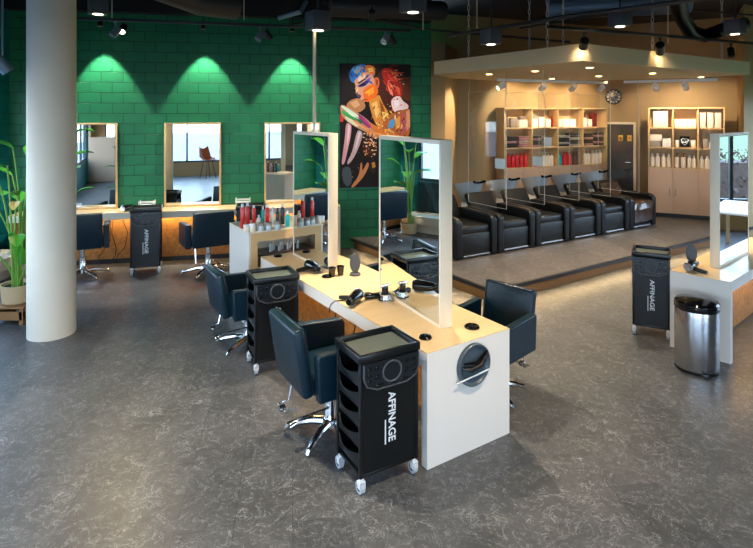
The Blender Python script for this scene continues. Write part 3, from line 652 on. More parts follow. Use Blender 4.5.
for i in range(6):
    l = f0+fv*(i+.5)
    if i == 0: o = wash; o.location = l; o.rotation_euler = (0, 0, PI+wa); o['label'] = wl_[0]
    else: o = copy_tree(wash, l, PI+wa, wl_[i])
    if i == 5:
        mb = MB(); rr = random.Random(5); g = []
        for j in range(14):
            s_ = j/13
            y, z = (-.02, .30) if 0 else (0, 0)
            path = [(.0, .12), (.0, .44), (-.05, .48), (-.3, .475), (-.58, .475), (-.63, .54), (-.70, .68), (-.74, .75)]
            k = s_*(len(path)-1); k0 = min(int(k), len(path)-2); f_ = k-k0
            yy, zz = path[k0][0]*(1-f_)+path[k0+1][0]*f_, path[k0][1]*(1-f_)+path[k0+1][1]*f_
            g.append([(-.27+.54*i2/12, yy+rr.uniform(-.008, .008)+.012, zz+rr.uniform(-.004, .014)+.008) for i2 in range(13)])
        mb.sheet(g, .003); mb.build('plastic_cover', mat('shiny_cover', (62, 46, 36), .16, spec=.8), o, angle=60)
    # clear screen hanging beside the chair from the soffit
    if i >= 0 and i < 5:
        s_l = thing('acrylic_screen', ['clear hanging screen beside the first wash chair from the standing mirror', 'clear hanging screen between the second and third wash chairs from the mirror', 'clear hanging screen between the third and fourth wash chairs', 'clear hanging screen between the fourth and fifth wash chairs', 'clear hanging screen beside the last wash chair at the cupboards'][i], 'screen', f0+fv*(i+1.0), wa+PI, 'clear screens between the wash chairs')
        zt = 2.45; zb = .70
        MB().box((0, -.24, (zt+zb)/2), (.005, .84, zt-zb)).build('clear_sheet', M['acrylic'], s_l)
        mb = MB()
        for y in (.18, -.66): mb.box((0, y, (zt+zb)/2), (.006, .004, zt-zb))
        for z in (zt, zb): mb.box((0, -.24, z), (.006, .84, .004))
        mb.build('edge_strip', M['acredge'], s_l)
        for y in (.16, -.64):
            mb = MB(); mb.cyl((0, y, zt), (0, y, SZ-HP-.002), .003, seg=6); mb.build('hanging_wire', M['acredge'], s_l)
        if i in (0, 1):
            MB().box((-.004, .04, 1.36), (.002, .21, .15)).build('paper_notice', M['paper'], s_l)

# ------------------------------------------------------------------ shelf units
def shelf_unit(label, loc, rz, Wd, dp, z0, z1, cols, rows, ndoors, base):
    t = thing('shelf_unit', label, 'shelf', loc, rz); th = .026
    mb = MB()
    for i in range(cols+1):
        MB().box((th/2+i*(Wd-th)/cols, dp/2, (z0+z1)/2), (th, dp, z1-z0-.001)).build('upright', M['shelfwood'], t)
    for j in range(rows+1):
        z = z0+th/2+j*(z1-z0-th)/rows
        MB().box((Wd/2, dp/2+.001, z), (Wd-.002, dp-.004, th)).build('shelf_board', M['shelfwood'], t)
    MB().box((Wd/2, dp-.004, (z0+z1)/2), (Wd-.004, .006, z1-z0-.004)).build('back_board', M['shelfwood'], t)
    MB().box((Wd/2, dp/2+.01, (z0+base)/2+.04), (Wd, dp-.03, z0-base-.082)).build('cupboard_body', M['cupboard'], t)
    MB().box((Wd/2, dp/2+.02, base+.04), (Wd-.01, dp-.06, .078)).build('plinth', M['edge'], t)
    for i in range(ndoors):
        x0 = i*Wd/ndoors+.003; x1 = (i+1)*Wd/ndoors-.003
        dr = MB().box(((x0+x1)/2, .012, (z0+base)/2+.04), (x1-x0, .02, z0-base-.09), .002).build('door', M['cupboard'], t)
        hx = (x1-.05) if i % 2 == 0 else (x0+.05)
        hb = MB(); hb.tube([(hx, .003, z0-.55), (hx, -.018, z0-.54), (hx, -.018, z0-.40), (hx, .003, z0-.39)], .006, 6); hb.build('handle', M['steel'], dr)
    def cell(i, j, x, y=.14):                             # world point: column i, row j from the top, x 0..1
        cw = (Wd-th)/cols; rh = (z1-z0-th)/rows
        p = Vector((th+i*cw+x*(cw-th), y, z0+th+(rows-1-j)*rh+.0015))
        return Matrix.Translation(loc) @ Matrix.Rotation(rz, 4, 'Z') @ p
    return t, cell
un1, cell1 = shelf_unit('oak shelf unit with four columns behind the wash basins', Vector((C1.x, C1.y, 0)), a1, 2.786, .30, 1.14, 2.415, 4, 3, 6, HP+.001)
S2 = Vector((5.60, 11.385, 0)); 
un2, cell2 = shelf_unit('oak shelf unit with three columns over pale cupboards beside the dark door', S2, a2, 1.345, .30, 1.17, 2.415, 3, 3, 3, HP+.001)

BOT = {}
def bottle_mesh(kind, r, h, m, capm):
    key = (kind, r, h, m, capm)
    if key in BOT: return BOT[key]
    mb = MB()
    if kind == 'bottle': mb.lathe([(r*.95, 0), (r, h*.03), (r, h*.68), (r*.8, h*.76), (r*.42, h*.8), (r*.42, h*.82)], 14); mb.lathe([(r*.5, h*.815), (r*.5, h*.98), (r*.4, h)], 14, 1)
    if kind == 'pump': mb.lathe([(r*.95, 0), (r, h*.03), (r, h*.66), (r*.75, h*.72), (r*.35, h*.75)], 14); mb.lathe([(r*.4, h*.745), (r*.4, h*.8), (r*.16, h*.81), (r*.16, h*.94), (r*.3, h*.95), (r*.3, h)], 10, 1); mb.box((r*.5, 0, h*.975), (r, r*.4, h*.04), 0, 1)
    if kind == 'can': mb.lathe([(r*.92, 0), (r, h*.02), (r, h*.8), (r*.75, h*.85), (r*.7, h*.86)], 16); mb.lathe([(r*.62, h*.855), (r*.62, h*.96), (r*.35, h)], 14, 1)
    if kind == 'jar': mb.lathe([(r*.9, 0), (r, h*.06), (r, h*.62), (r*.97, h*.65)], 16); mb.lathe([(r*1.03, h*.64), (r*1.03, h*.96), (r*.98, h)], 16, 1)
    me = mb.build('tmp', [m, capm]); d_ = me.data; bpy.data.objects.remove(me); BOT[key] = d_; return d_
def item(name, data, loc, rz, label, cat, group):
    o = bpy.data.objects.new(name, data); col.objects.link(o); o.location = loc; o.rotation_euler = (0, 0, rz); return tag(o, label, cat, group)
def boxmesh(sz, m, bev=.004):
    o = MB().box((0, 0, sz[2]/2), sz, bev).build('tmp', m); d_ = o.data; bpy.data.objects.remove(o); return d_
U4 = 'four-column shelf'; U3 = 'three-column shelf'
CN = ['first', 'second', 'third', 'last']
def bottles(cell, i, j, xs, name, kind, r, h, m, capm, what, unit, cname, row, cat='bottle', y=.12, rz=0):
    n = len(xs)
    for k, x in enumerate(xs):
        lb = '%s %s, %s row, %s column of the %s' % (ORD[k] if k < n-1 or n == 1 else 'last', what, row, cname, unit)
        if n == 1: lb = 'single %s in the %s row, %s column of the %s' % (what, row, cname, unit)
        item(name, bottle_mesh(kind, r, h, m, capm), cell(i, j, x, y), rz, lb, cat, '%ss in the %s row of the %s' % (what, row, unit))
B3 = 'bottom'; B2 = 'middle'; B1 = 'top'
bottles(cell1, 0, 2, [.07+.165*k for k in range(6)], 'shampoo_bottle', 'bottle', .042, .30, M['red'], M['redcan'], 'red bottle', U4, 'first', B3)
bottles(cell1, 1, 2, [.09, .23, .37], 'hair_mask_jar', 'jar', .043, .15, M['magenta'], M['magenta'], 'magenta jar', U4, 'second', B3, 'jar')
bottles(cell1, 1, 2, [.54, .66, .78, .91], 'lotion_bottle', 'pump', .036, .30, M['creamb'], M['creamb'], 'cream pump bottle', U4, 'second', B3)
bottles(cell1, 2, 2, [.08, .2], 'shampoo_bottle', 'bottle', .04, .28, M['tealb'], M['tealb'], 'teal bottle', U4, 'third', B3)
bottles(cell1, 2, 2, [.38, .5, .62], 'shampoo_bottle', 'bottle', .04, .29, M['red'], M['red'], 'red bottle', U4, 'third', B3)
bottles(cell1, 2, 2, [.78, .92], 'shampoo_bottle', 'bottle', .042, .29, M['brownb'], M['brownb'], 'brown bottle', U4, 'third', B3)
bottles(cell1, 3, 2, [.08, .22, .36], 'lotion_bottle', 'pump', .042, .32, M['creamb'], M['creamb'], 'cream pump bottle', U4, 'last', B3)
bottles(cell1, 3, 2, [.56, .72, .88], 'lotion_bottle', 'bottle', .045, .31, M['creamb'], M['creamb'], 'rounded cream bottle', U4, 'last', B3)
bottles(cell1, 0, 0, [.08, .19], 'shampoo_bottle', 'bottle', .035, .26, M['greyb'], M['dark'], 'grey bottle with dark cap', U4, 'first', B1)
bottles(cell1, 1, 0, [.92], 'shampoo_bottle', 'bottle', .03, .24, M['red'], M['red'], 'red bottle', U4, 'second', B1)
bottles(cell2, 0, 2, [.12, .36, .62, .86], 'lotion_bottle', 'bottle', .042, .27, M['creamb'], M['white'], 'white bottle', U3, 'first', B3)
bottles(cell2, 1, 2, [.14, .42], 'lotion_bottle', 'pump', .045, .29, M['creamb'], M['brownb'], 'white bottle with dark pump', U3, 'middle', B3)
bottles(cell2, 1, 2, [.68, .88], 'lotion_bottle', 'bottle', .038, .25, M['creamb'], M['white'], 'white bottle with plain cap', U3, 'middle', B3)
bottles(cell2, 2, 2, [.12, .36, .6, .84], 'lotion_bottle', 'bottle', .045, .24, M['creamb'], M['white'], 'white bottle', U3, 'last', B3)
bottles(cell2, 1, 1, [.14, .84], 'cream_jar', 'jar', .04, .15, M['creamb'], M['white'], 'white jar', U3, 'middle', B2, 'jar')
bottles(cell2, 2, 1, [.5], 'cream_jar', 'jar', .03, .13, M['creamb'], M['white'], 'white jar', U3, 'last', B2, 'jar')
def boxes(cell, i, j, lst, rz):
    for x, sz, m, name, label, cat, z in lst:
        o = item(name, boxmesh(sz, M[m]), cell(i, j, x, .15)+Vector((0, 0, z)), rz, label, cat, 'boxes and cloths on the shelves')
boxes(cell1, 0, 0, [(.42, (.17, .14, .2), 'greyb', 'product_box', 'taller grey box in the top row, first column of the four-column shelf', 'box', 0), (.78, (.2, .14, .16), 'lightbox', 'product_box', 'low pale box in the top row, first column of the four-column shelf', 'box', 0), (.78, (.15, .12, .07), 'greyb', 'product_box', 'small grey box lying on the low pale box, first shelf column', 'box', .162)], a1)
boxes(cell1, 1, 0, [(.18, (.16, .14, .18), 'lightbox', 'product_box', 'pale box under a small dark one, top row of the second shelf column', 'box', 0), (.18, (.14, .12, .09), 'greyb', 'product_box', 'grey box stacked highest in the second column of the four-column shelf', 'box', .182), (.47, (.14, .14, .21), 'white', 'product_box', 'white box in the middle of the second shelf column, top row', 'box', 0), (.72, (.13, .14, .17), 'lightbox', 'product_box', 'pale box beside the single red bottle, top shelf row', 'box', 0)], a1)
boxes(cell1, 2, 0, [(.14, (.15, .14, .17), 'white', 'product_box', 'first white box in the third shelf column, top row', 'box', 0), (.42, (.16, .14, .17), 'lightbox', 'product_box', 'second pale box in the third shelf column, top row', 'box', 0), (.7, (.16, .14, .17), 'white', 'product_box', 'third white box in the third shelf column, top row', 'box', 0)], a1)
boxes(cell1, 3, 0, [(.14, (.15, .14, .2), 'white', 'product_box', 'white box in the top row of the last shelf column', 'box', 0), (.14, (.1, .12, .12), 'brownb', 'product_box', 'dark box resting on a white one, last column of the shelf', 'box', .202), (.4, (.12, .14, .17), 'lightbox', 'product_box', 'pale box between white and dark red boxes, last shelf column', 'box', 0), (.62, (.1, .14, .3), 'darkred', 'product_box', 'tall dark red box in the top row of the last shelf column', 'box', 0)], a1)
def cloths(cell, i, j, x, n, w, cols_, rz, where):
    for k in range(n):
        sz = (w*R.uniform(.92, 1), .22, .045)
        item('folded_towel', boxmesh(sz, M[cols_[k % len(cols_)]], .018), cell(i, j, x, .14)+Vector((0, 0, k*.0465)), rz, '%s folded %s towel from the bottom, %s' % (ORD[k], {'dark': 'black', 'pinkcloth': 'mauve', 'greyb': 'grey'}[cols_[k % len(cols_)]], where), 'towel', 'folded towels on the shelf')
cloths(cell1, 0, 1, .25, 5, .28, ['dark', 'dark', 'pinkcloth'], a1, 'first stack in the first shelf column')
cloths(cell1, 0, 1, .74, 5, .28, ['pinkcloth', 'pinkcloth', 'greyb'], a1, 'mauve stack in the first shelf column')
cloths(cell1, 1, 1, .22, 5, .25, ['pinkcloth', 'dark', 'dark'], a1, 'stack beside the blue-grey basket')
cloths(cell1, 2, 1, .28, 5, .3, ['dark', 'greyb', 'dark'], a1, 'first stack in the third shelf column')
cloths(cell1, 2, 1, .77, 6, .26, ['greyb', 'dark', 'dark'], a1, 'taller stack in the third shelf column')
cloths(cell1, 3, 1, .28, 6, .28, ['pinkcloth', 'dark', 'dark'], a1, 'first stack in the last shelf column')
cloths(cell1, 3, 1, .76, 6, .26, ['dark', 'pinkcloth', 'dark'], a1, 'stack at the end of the last shelf column')
mb = MB(); g = [[(.13*s_*math.cos(a), .10*s_*math.sin(a), z) for a in [PI/4+PI/2*i for i in range(5)]] for s_, z in ((1.0, 0), (1.25, .2), (1.15, .2), (.92, .012), (.01, .012))]
mb.sheet(g); o = mb.build('storage_basket', M['bluegrey'], loc=cell1(1, 1, .68, .14), rz=a1); tag(o, 'blue-grey plastic basket in the middle row of the four-column shelf', 'basket')
boxes(cell2, 0, 0, [(.48, (.27, .16, .33), 'lightbox', 'product_box', 'big white carton in the top row of the three-column shelf', 'box', 0)], a2)
for k in range(5): item('product_box', boxmesh((.066, .13, .165), M['white' if k % 2 else 'lightbox']), cell2(1, 0, .12+.19*k, .13), a2, '%s small white box in the top row of the three-column shelf' % (ORD[k] if k < 4 else 'last'), 'box', 'small white boxes')
for k in range(3): item('product_box', boxmesh((.105, .17, .3), M['lightbox']), cell2(2, 0, .17+.31*k, .14), a2, '%s tall white carton in the last column of the three-column shelf' % ORD[k], 'box', 'tall white cartons')
boxes(cell2, 0, 1, [(.25, (.2, .16, .13), 'greyb', 'product_box', 'grey box below a pale one, middle row of the three-column shelf', 'box', 0), (.28, (.22, .15, .12), 'lightbox', 'product_box', 'pale box on a grey one, middle row of the three-column shelf', 'box', .132), (.76, (.15, .15, .18), 'white', 'product_box', 'white box beside two stacked boxes in the three-column shelf', 'box', 0)], a2)
o = MB().box((0, 0, .12), (.17, .05, .22), .006).build('display_plaque', M['gloss'], loc=cell2(1, 1, .48, .12), rz=a2)
mb = MB(); mb.tube([(-.06, -.028, .16), (-.03, -.028, .19), (0, -.028, .17), (.03, -.028, .19), (.06, -.028, .16), (.045, -.028, .09), (0, -.028, .05), (-.045, -.028, .09)], .006, 6, closed=True); mb.tube([(-.05, -.028, .12), (0, -.028, .1), (.05, -.028, .12)], .006, 6)
mb.build('emblem', M['print'], o); tag(o, 'black plaque with white emblem between two white jars', 'plaque')
boxes(cell2, 2, 1, [(.3, (.1, .14, .18), 'greyb', 'product_box', 'grey carton in the middle row, last column of the three-column shelf', 'box', 0), (.76, (.15, .14, .2), 'pinkcloth', 'product_box', 'mauve carton in the last column of the three-column shelf', 'box', 0)], a2)

# door, clock
dp_ = W2a+u2*.1+n2*.004
dl = .62
t = MB(); t.box((dl/2, -.01, 1.12), (dl, .02, 1.87)); dr = t.build('door_1', M['doorwood'], loc=dp_, rz=a2); struct(dr)
mb = MB(); 
for x in (-.025, dl+.025): mb.box((x, -.018, 1.14), (.05, .034, 1.92))
mb.box((dl/2, -.018, 2.075), (dl+.1, .034, .05)); mb.build('door_frame', M['cream'], dr)
mb = MB()
for x in (.36, .54): mb.box((x, -.022, 1.74), (.09, .003, .13))
mb.build('yellow_plate', M['yellow'], dr)
mb = MB(); mb.box((.33, -.024, 1.74), (.012, .003, .07)); mb.box((.36, -.0245, 1.735), (.022, .002, .075)); mb.box((.54, -.0245, 1.735), (.022, .002, .075)); mb.build('plate_symbol', M['gloss'], dr)
mb = MB(); mb.tube([(.56, -.02, 1.2), (.56, -.06, 1.2), (.46, -.06, 1.2)], .009, 8); mb.build('door_handle', M['steel'], dr)
cz = D(623.5, 12.2); 
ck = W2a+u2*.31
t = thing('wall_clock', 'round black wall clock with pale numerals above the dark door', 'clock', (ck.x+n2.x*.004, ck.y+n2.y*.004, 2.285+17.4/552*12.25), a2)
T = Matrix(((1, 0, 0, 0), (0, 0, -1, 0), (0, 1, 0, 0), (0, 0, 0, 1)))
mb = MB(); mb.lathe([(0, 0), (.17, 0), (.175, .02), (.165, .03), (.155, .022), (0, .022)], 36, T=T, cap=False); mb.build('case', M['gloss'], t)
mb = MB()
for k in range(12):
    a = k*PI/6; mb.box((.122*math.sin(a), -.0245, .122*math.cos(a)), (.026, .003, .04), 0, 0, Matrix.Rotation(a, 4, 'Y'))
mb.build('numerals', M['creamb'], t)
mb = MB(); mb.box((.02, -.026, .028), (.01, .003, .08), 0, 0, Matrix.Rotation(.6, 4, 'Y')); mb.build('hour_hand', M['creamb'], t)
mb = MB(); mb.box((-.035, -.0285, .01), (.008, .002, .11), 0, 0, Matrix.Rotation(-1.2, 4, 'Y')); mb.build('minute_hand', M['creamb'], t)

# ------------------------------------------------------------------ bin
t = thing('pedal_bin', 'round brushed steel pedal bin with black lid at the second desk', 'bin', (2.875, 4.955, 0))
t.scale = (.885, .885, 1)
mb = MB(); mb.lathe([(.196, .02), (.2, .03), (.2, .55), (.196, .56)], 48)
mb.build('body', M['steel'], t)
pm = M['steel_perf'] = mat('perforated_steel', (196, 198, 202), .22, 1)
nt = pm.node_tree; tc = nt.nodes['Texture Coordinate']
vo = nt.nodes.new('ShaderNodeTexVoronoi'); vo.inputs['Scale'].default_value = 60; nt.links.new(tc.outputs['Object'], vo.inputs['Vector'])
bp = nt.nodes.new('ShaderNodeBump'); bp.inputs['Strength'].default_value = .12; bp.inputs['Distance'].default_value = .003; nt.links.new(vo.outputs['Distance'], bp.inputs['Height']); nt.links.new(bp.outputs['Normal'], nt.nodes['Principled BSDF'].inputs['Normal'])
t.children[0].data.materials[0] = pm
MB().lathe([(.19, 0), (.2, .004), (.2, .03), (.19, .034)], 48).build('base_ring', M['plastic'], t)
MB().lathe([(.203, .545), (.206, .55), (.206, .58), (.2, .588)], 48).build('rim', M['gloss'], t)
MB().lathe([(.203, .582), (.203, .6), (.19, .618), (.12, .633), (0, .638)], 48, cap=False).build('lid', M['gloss'], t)
mb = MB(); mb.box((-.03, -.22, .018), (.07, .06, .012), .004); mb.build('pedal', M['plastic'], t)

# ------------------------------------------------------------------ small things on the desks
def dryer(label, loc, rz, cord=True):
    t = thing('hair_dryer', label, 'hair dryer', loc, rz)
    mb = MB(); mb.tube([(-.08, 0, .05), (-.07, 0, .05), (-.02, 0, .05), (.06, 0, .05), (.1, 0, .05)], [.03, .046, .048, .04, .034], 16); mb.build('barrel', M['gloss'], t)
    mb = MB(); mb.tube([(.098, 0, .05), (.14, 0, .05)], [.03, .024], 12); mb.build('nozzle', M['plastic'], t)
    mb = MB(); mb.tube([(-.02, -.02, .035), (-.03, -.09, .024), (-.035, -.15, .02)], [.022, .02, .016], 10); mb.build('handle', M['plastic'], t)
    mb = MB(); mb.lathe([(.03, 0), (.046, .004), (.04, .008)], 16, T=Matrix.Translation((-.08, 0, .05)) @ Matrix.Rotation(-PI/2, 4, 'Y')); mb.build('rear_grille', M['chrome'], t)
    if cord:
        mb = MB(); mb.tube([(-.035, -.15, .02), (-.08, -.22, .008), (-.05, -.3, .006), (.03, -.27, .006)], .005, 6); mb.build('cord', M['plastic'], t)
    return t
dryer('black hair dryer on the long desk beside the second trolley', G(312, 271, .751), AL-PI/2, False)
dry = dryer('black hair dryer with a trailing cord in front of the large mirror', G(355, 303, .751), -1.9, False)
mb = MB(); pts = [G(343, 300.5, .758), G(335, 301, .758), G(331, 304.5, .756), G(329.5, 308, .745), G(329.5, 313, .70)]
mb.tube(pts, .005, 6); co_ = mb.build('power_cord', M['plastic']); bpy.context.view_layer.update(); co_.parent = dry; co_.matrix_parent_inverse = dry.matrix_world.inverted()
dryer('black hair dryer lying on the end of the second desk', rA-d2*.15+e2*.13+Vector((0, 0, .751)), ra, False)
def clipper(label, loc, rz):
    t = thing('hair_clipper', label, 'clipper', loc, rz)
    MB().box((0, 0, .022), (.15, .045, .043), .016, seg=3).build('body', M['gloss'], t)
    MB().box((.085, 0, .026), (.03, .042, .012), .002).build('blade', M['chrome'], t)
    mb = MB(); mb.lathe([(.04, 0), (.042, .01), (.03, .03)], 18, T=Matrix.Translation((-.02, .06, 0))); mb.build('charger', M['plastic'], t)
clipper('chrome and black clipper in front of the large desk mirror', G(373, 298.5, .751), .4)
def puck(label, loc, r=.05):
    t = thing('cable_outlet', label, 'outlet', loc)
    MB().lathe([(r, 0), (r, .008), (r*.85, .016), (r*.3, .018)], 24).build('cover', M['gloss'], t)
    mb = MB(); mb.tube([(-r*.2, -r*.6, .018), (0, 0, .022), (r*.2, r*.6, .018)], .005, 6); mb.build('brush_slot', M['plastic'], t)
puck('small black cable outlet cover beside the nearest trolley', G(425.5, 338, .751), .045)
puck('flat black cable outlet behind the large desk mirror', G(472, 327.5, .751), .055)
puck('round black cable outlet at the foot of the smaller desk mirror', G(327, 277, .751), .05)
puck('thin dark cable outlet cover at the far end of the long desk', G(278, 256.5, .751), .045)
def charger(label, loc):
    t = thing('charging_stand', label, 'charger', loc, .6)
    MB().lathe([(.055, 0), (.055, .012), (.045, .02), (.04, .05), (.045, .06)], 24).build('base', M['chrome'], t)
    MB().box((0, 0, .09), (.05, .04, .07), .012).build('cradle', M['gloss'], t)
    MB().box((.0, -.005, .13), (.09, .02, .02), .006).build('top_clip', M['chrome'], t)
charger('chrome charging stand at the base of the large mirror glass', G(385, 301, .751))
def cup(label, loc):
    t = thing('tool_cup', label, 'cup', loc)
    MB().lathe([(.028, 0), (.034, .07), (.04, .085), (.036, .085), (.03, .07), (.025, .006), (0, .006)], 20, cap=False).build('shell', M['gloss'], t)
cup('small black tool cup, nearer of two at the smaller mirror', G(332, 276.5, .751)); cup('small black tool cup, touching the mirror post on the desk', G(340.5, 275, .751))
def hand_mirror(label, loc, rz):
    t = thing('hand_mirror', label, 'hand mirror', loc, rz); t.scale = (.82, .82, .86)
    T = Matrix.Translation((0, 0, .135)) @ Matrix.Rotation(math.radians(-8), 4, 'X') @ Matrix.Rotation(PI/2, 4, 'X') @ Matrix.Diagonal((.062, .105, 1, 1))
    mb = MB(); mb.lathe([(0, -.012), (.8, -.012), (1, -.004), (1, .004), (.9, .012), (0, .01)], 32, T=T, cap=False); mb.build('oval_back', M['grey'], t)
    MB().lathe([(.065, 0), (.065, .015), (.05, .03), (.02, .035), (.02, .05)], 24).build('stand', M['grey'], t)
hand_mirror('grey oval back mirror standing on the long desk between the mirrors', G(355, 275, .751), .1)
hand_mirror('grey oval back mirror standing on the end of the second desk', rA-d2*.07+e2*.36+Vector((0, 0, .751)), -.3)
# clear tools in the cabinet niche
rr = random.Random(2)
for k in range(9):
    p = FB+e*(.28+.035*k)+d*(.09+.03*(k % 3)); h = rr.uniform(.05, .09)
    mb = MB(); mb.lathe([(.012, 0), (.014, h), (.011, h), (.009, .006), (0, .006)], 10, cap=False)
    item('glass_tube', mb.build('tmp', M['jar']).data, (p.x, p.y, .7555), 0, '%s clear tool tube counted from the open end of the cabinet niche' % ORD[k], 'tube', 'clear tubes in the niche')
for o in [o for o in bpy.data.objects if o.name.startswith('tmp')]: bpy.data.objects.remove(o)

# bottles on the product cabinet
def prod(px, py, name, kind, r, h, m, c_, label, cat='bottle'):
    p = G(px, py, bh+.0015); o = bpy.data.objects.new(name, bottle_mesh(kind, r, h, m, c_)); col.objects.link(o); o.location = p; tag(o, label, cat, 'products on the cream cabinet')
K = 'on the cream cabinet'
prod(242.5, 228, 'spray_can', 'can', .024, .27, M['redcan'], M['white'], 'tall red spray can at the outer edge of the cream cabinet', 'can')
prod(247.5, 226, 'spray_can', 'can', .026, .26, M['redcan'], M['white'], 'tall red spray can second from the cabinet edge, behind white jars', 'can')
prod(253.8, 223.6, 'spray_can', 'can', .022, .21, M['redcan'], M['white'], 'shorter red spray can third along the cream cabinet', 'can')
prod(258.8, 226.5, 'lotion_bottle', 'bottle', .024, .13, M['creamb'], M['white'], 'small white bottle between red and teal bottles '+K)
prod(262.8, 223.6, 'lotion_bottle', 'bottle', .022, .2, M['tealb'], M['white'], 'slim teal bottle beside the bright red one '+K)
prod(267.2, 225.5, 'spray_can', 'can', .023, .24, M['red'], M['white'], 'bright red spray can in the middle of the cream cabinet', 'can')
prod(272.4, 224.5, 'lotion_bottle', 'bottle', .024, .2, M['jar'], M['white'], 'pale blue clear bottle beside the bright red can '+K)
prod(277.6, 224.5, 'styling_bottle', 'bottle', .023, .19, M['darkb'], M['plastic'], 'dark styling bottle, shorter of two '+K)
prod(282.4, 224.0, 'styling_bottle', 'bottle', .024, .24, M['darkb'], M['cap'], 'dark styling bottle with silver cap, taller of two '+K)
prod(287.5, 226.5, 'lotion_bottle', 'bottle', .026, .17, M['tealb'], M['white'], 'teal bottle next to the mirror edge '+K)
prod(246.5, 231.5, 'wax_jar', 'jar', .032, .075, M['creamb'], M['white'], 'white jar at the front corner of the cream cabinet', 'jar')
prod(252.6, 231.3, 'wax_jar', 'jar', .032, .085, M['creamb'], M['white'], 'white jar second along the front of the cream cabinet', 'jar')
prod(260.8, 230.6, 'wax_jar', 'jar', .034, .085, M['jar'], M['greyb'], 'clear jar with grey lid, first of three '+K, 'jar')
prod(268.6, 230.2, 'wax_jar', 'jar', .034, .085, M['jar'], M['greyb'], 'clear jar with grey lid, middle of three '+K, 'jar')
prod(277.6, 229.6, 'wax_jar', 'jar', .036, .095, M['jar'], M['greyb'], 'clear jar with grey lid, nearest the mirror '+K, 'jar')

for px, sw, lb in ((103, .05, 'black cable hanging under the wall counter beside the column chair'), (113, -.04, 'black cable looping under the wall counter, middle of three'), (122, .06, 'black cable hanging under the wall counter next to the trolley')):
    a_ = W(px, .30, .69); b_ = W(px+3, .30, .25); c_ = W(px-4, .34, .012)
    mb = MB(); mb.tube([a_, a_.lerp(b_, .5)+wdir*sw, b_, b_.lerp(c_, .5)-wdir*sw, c_], .006, 6); tag(mb.build('power_cable', M['plastic']), lb, 'cable', 'cables under the wall counter')
for tt, sw, lb in ((1.55, .05, 'black cable hanging under the long desk behind the second trolley'), (1.3, -.05, 'black cable hanging under the long desk behind the front chair')):
    a_ = DA+e*.22+d*tt+Vector((0, 0, .64)); c_ = DA+e*.26+d*(tt+.1)+Vector((0, 0, .012))
    mb = MB(); mb.tube([a_, a_.lerp(c_, .3)+d*sw, a_.lerp(c_, .7)-d*sw, c_], .006, 6); tag(mb.build('power_cable', M['plastic']), lb, 'cable', 'cables under the long desk')
# wire racks and a dryer on the wall counter
def rack(label, px):
    p = W(px, .14, .8015); t = thing('wire_rack', label, 'rack', p, BE)
    mb = MB(); a_, b_ = .11, .055
    for z in (.06, .1): mb.tube([(-a_, -b_, z), (a_, -b_, z), (a_, b_, z), (-a_, b_, z)], .006, 6, closed=True)
    for x in (-a_, a_):
        for y in (-b_, b_): mb.cyl((x, y, 0), (x, y, .13), .006, seg=6)
    mb.build('wire_frame', M['white'], t); MB().box((0, 0, .055), (.2, .1, .006)).build('rack_tray', M['white'], t)
rack('small white wire rack on the wall counter behind the trolley', 147); rack('small white wire rack on the wall counter near the product cabinet', 243)
dryer('black hair dryer on the wall counter beside the trolley', W(127, .30, .802), 1.2, False)

# ------------------------------------------------------------------ plants
def plant(label, loc, seed, scale=1.0, stand=True, leaves=None):
    rr = random.Random(seed); t = thing('potted_plant', label, 'plant', loc); z0 = 0
    if stand:
        z0 = .2; mb = MB(); mb.box((0, 0, .19), (.34, .34, .02)); 
        for x in (-.14, .14):
            for y in (-.14, .14): mb.box((x, y, .09), (.04, .04, .18))
        for s_ in (-1, 1): mb.box((0, s_*.15, .10), (.3, .02, .09)); mb.box((s_*.15, 0, .10), (.02, .3, .09))
        mb.build('wooden_stand', M['stand'], t)
    MB().lathe([(.12, z0), (.145, z0+.02), (.165, z0+.2), (.17, z0+.21), (.155, z0+.21), (.14, z0+.17), (0, z0+.17)], 28, cap=False).build('pot', M['pot'], t)
    MB().lathe([(0, z0+.175), (.145, z0+.175)], 20, cap=False).build('soil', M['soil'], t)
    st = MB(); fo = MB(); fy = MB()
    for dx, dy, zz, ln, wd, yl_, tilt in leaves:
        base = Vector((rr.uniform(-.05, .05), rr.uniform(-.05, .05), z0+.17)); top = Vector((dx, dy, zz))
        m_ = base.lerp(top, .5); m_.z += .12*(zz-z0); m_.x -= dx*.2; m_.y -= dy*.2
        pts = [base.lerp(m_, s_/5).lerp(m_.lerp(top, s_/5), s_/5) for s_ in range(6)]
        st.tube(pts, [.013, .012, .011, .010, .009, .008], 6)
        di = Vector((dx, dy, 0)); di = di.normalized() if di.length > .05 else Vector((1, 0, 0)); dirv = (di*math.cos(tilt)+Vector((0, 0, math.sin(tilt)))); sd = di.cross(Vector((0, 0, 1)))
        g = []
        for i in range(9):
            s_ = i/8; w_ = wd*math.sin(PI*min(1, s_*.94+.03))**.7; c = top+dirv*(ln*s_)+Vector((0, 0, -.35*ln*s_*s_))
            g.append([c+sd*(w_*k)+Vector((0, 0, abs(k)*w_*.35)) for k in (-1, -.5, 0, .5, 1)])
        (fy if yl_ else fo).sheet(g, .002)
    st.build('stem', M['stem'], t); fo.build('foliage', M['leaf'], t, angle=60)
    if fy.v: fy.build('yellowed_leaf', M['leafy'], t)
    return t
pl_ = G(17.5, 320)
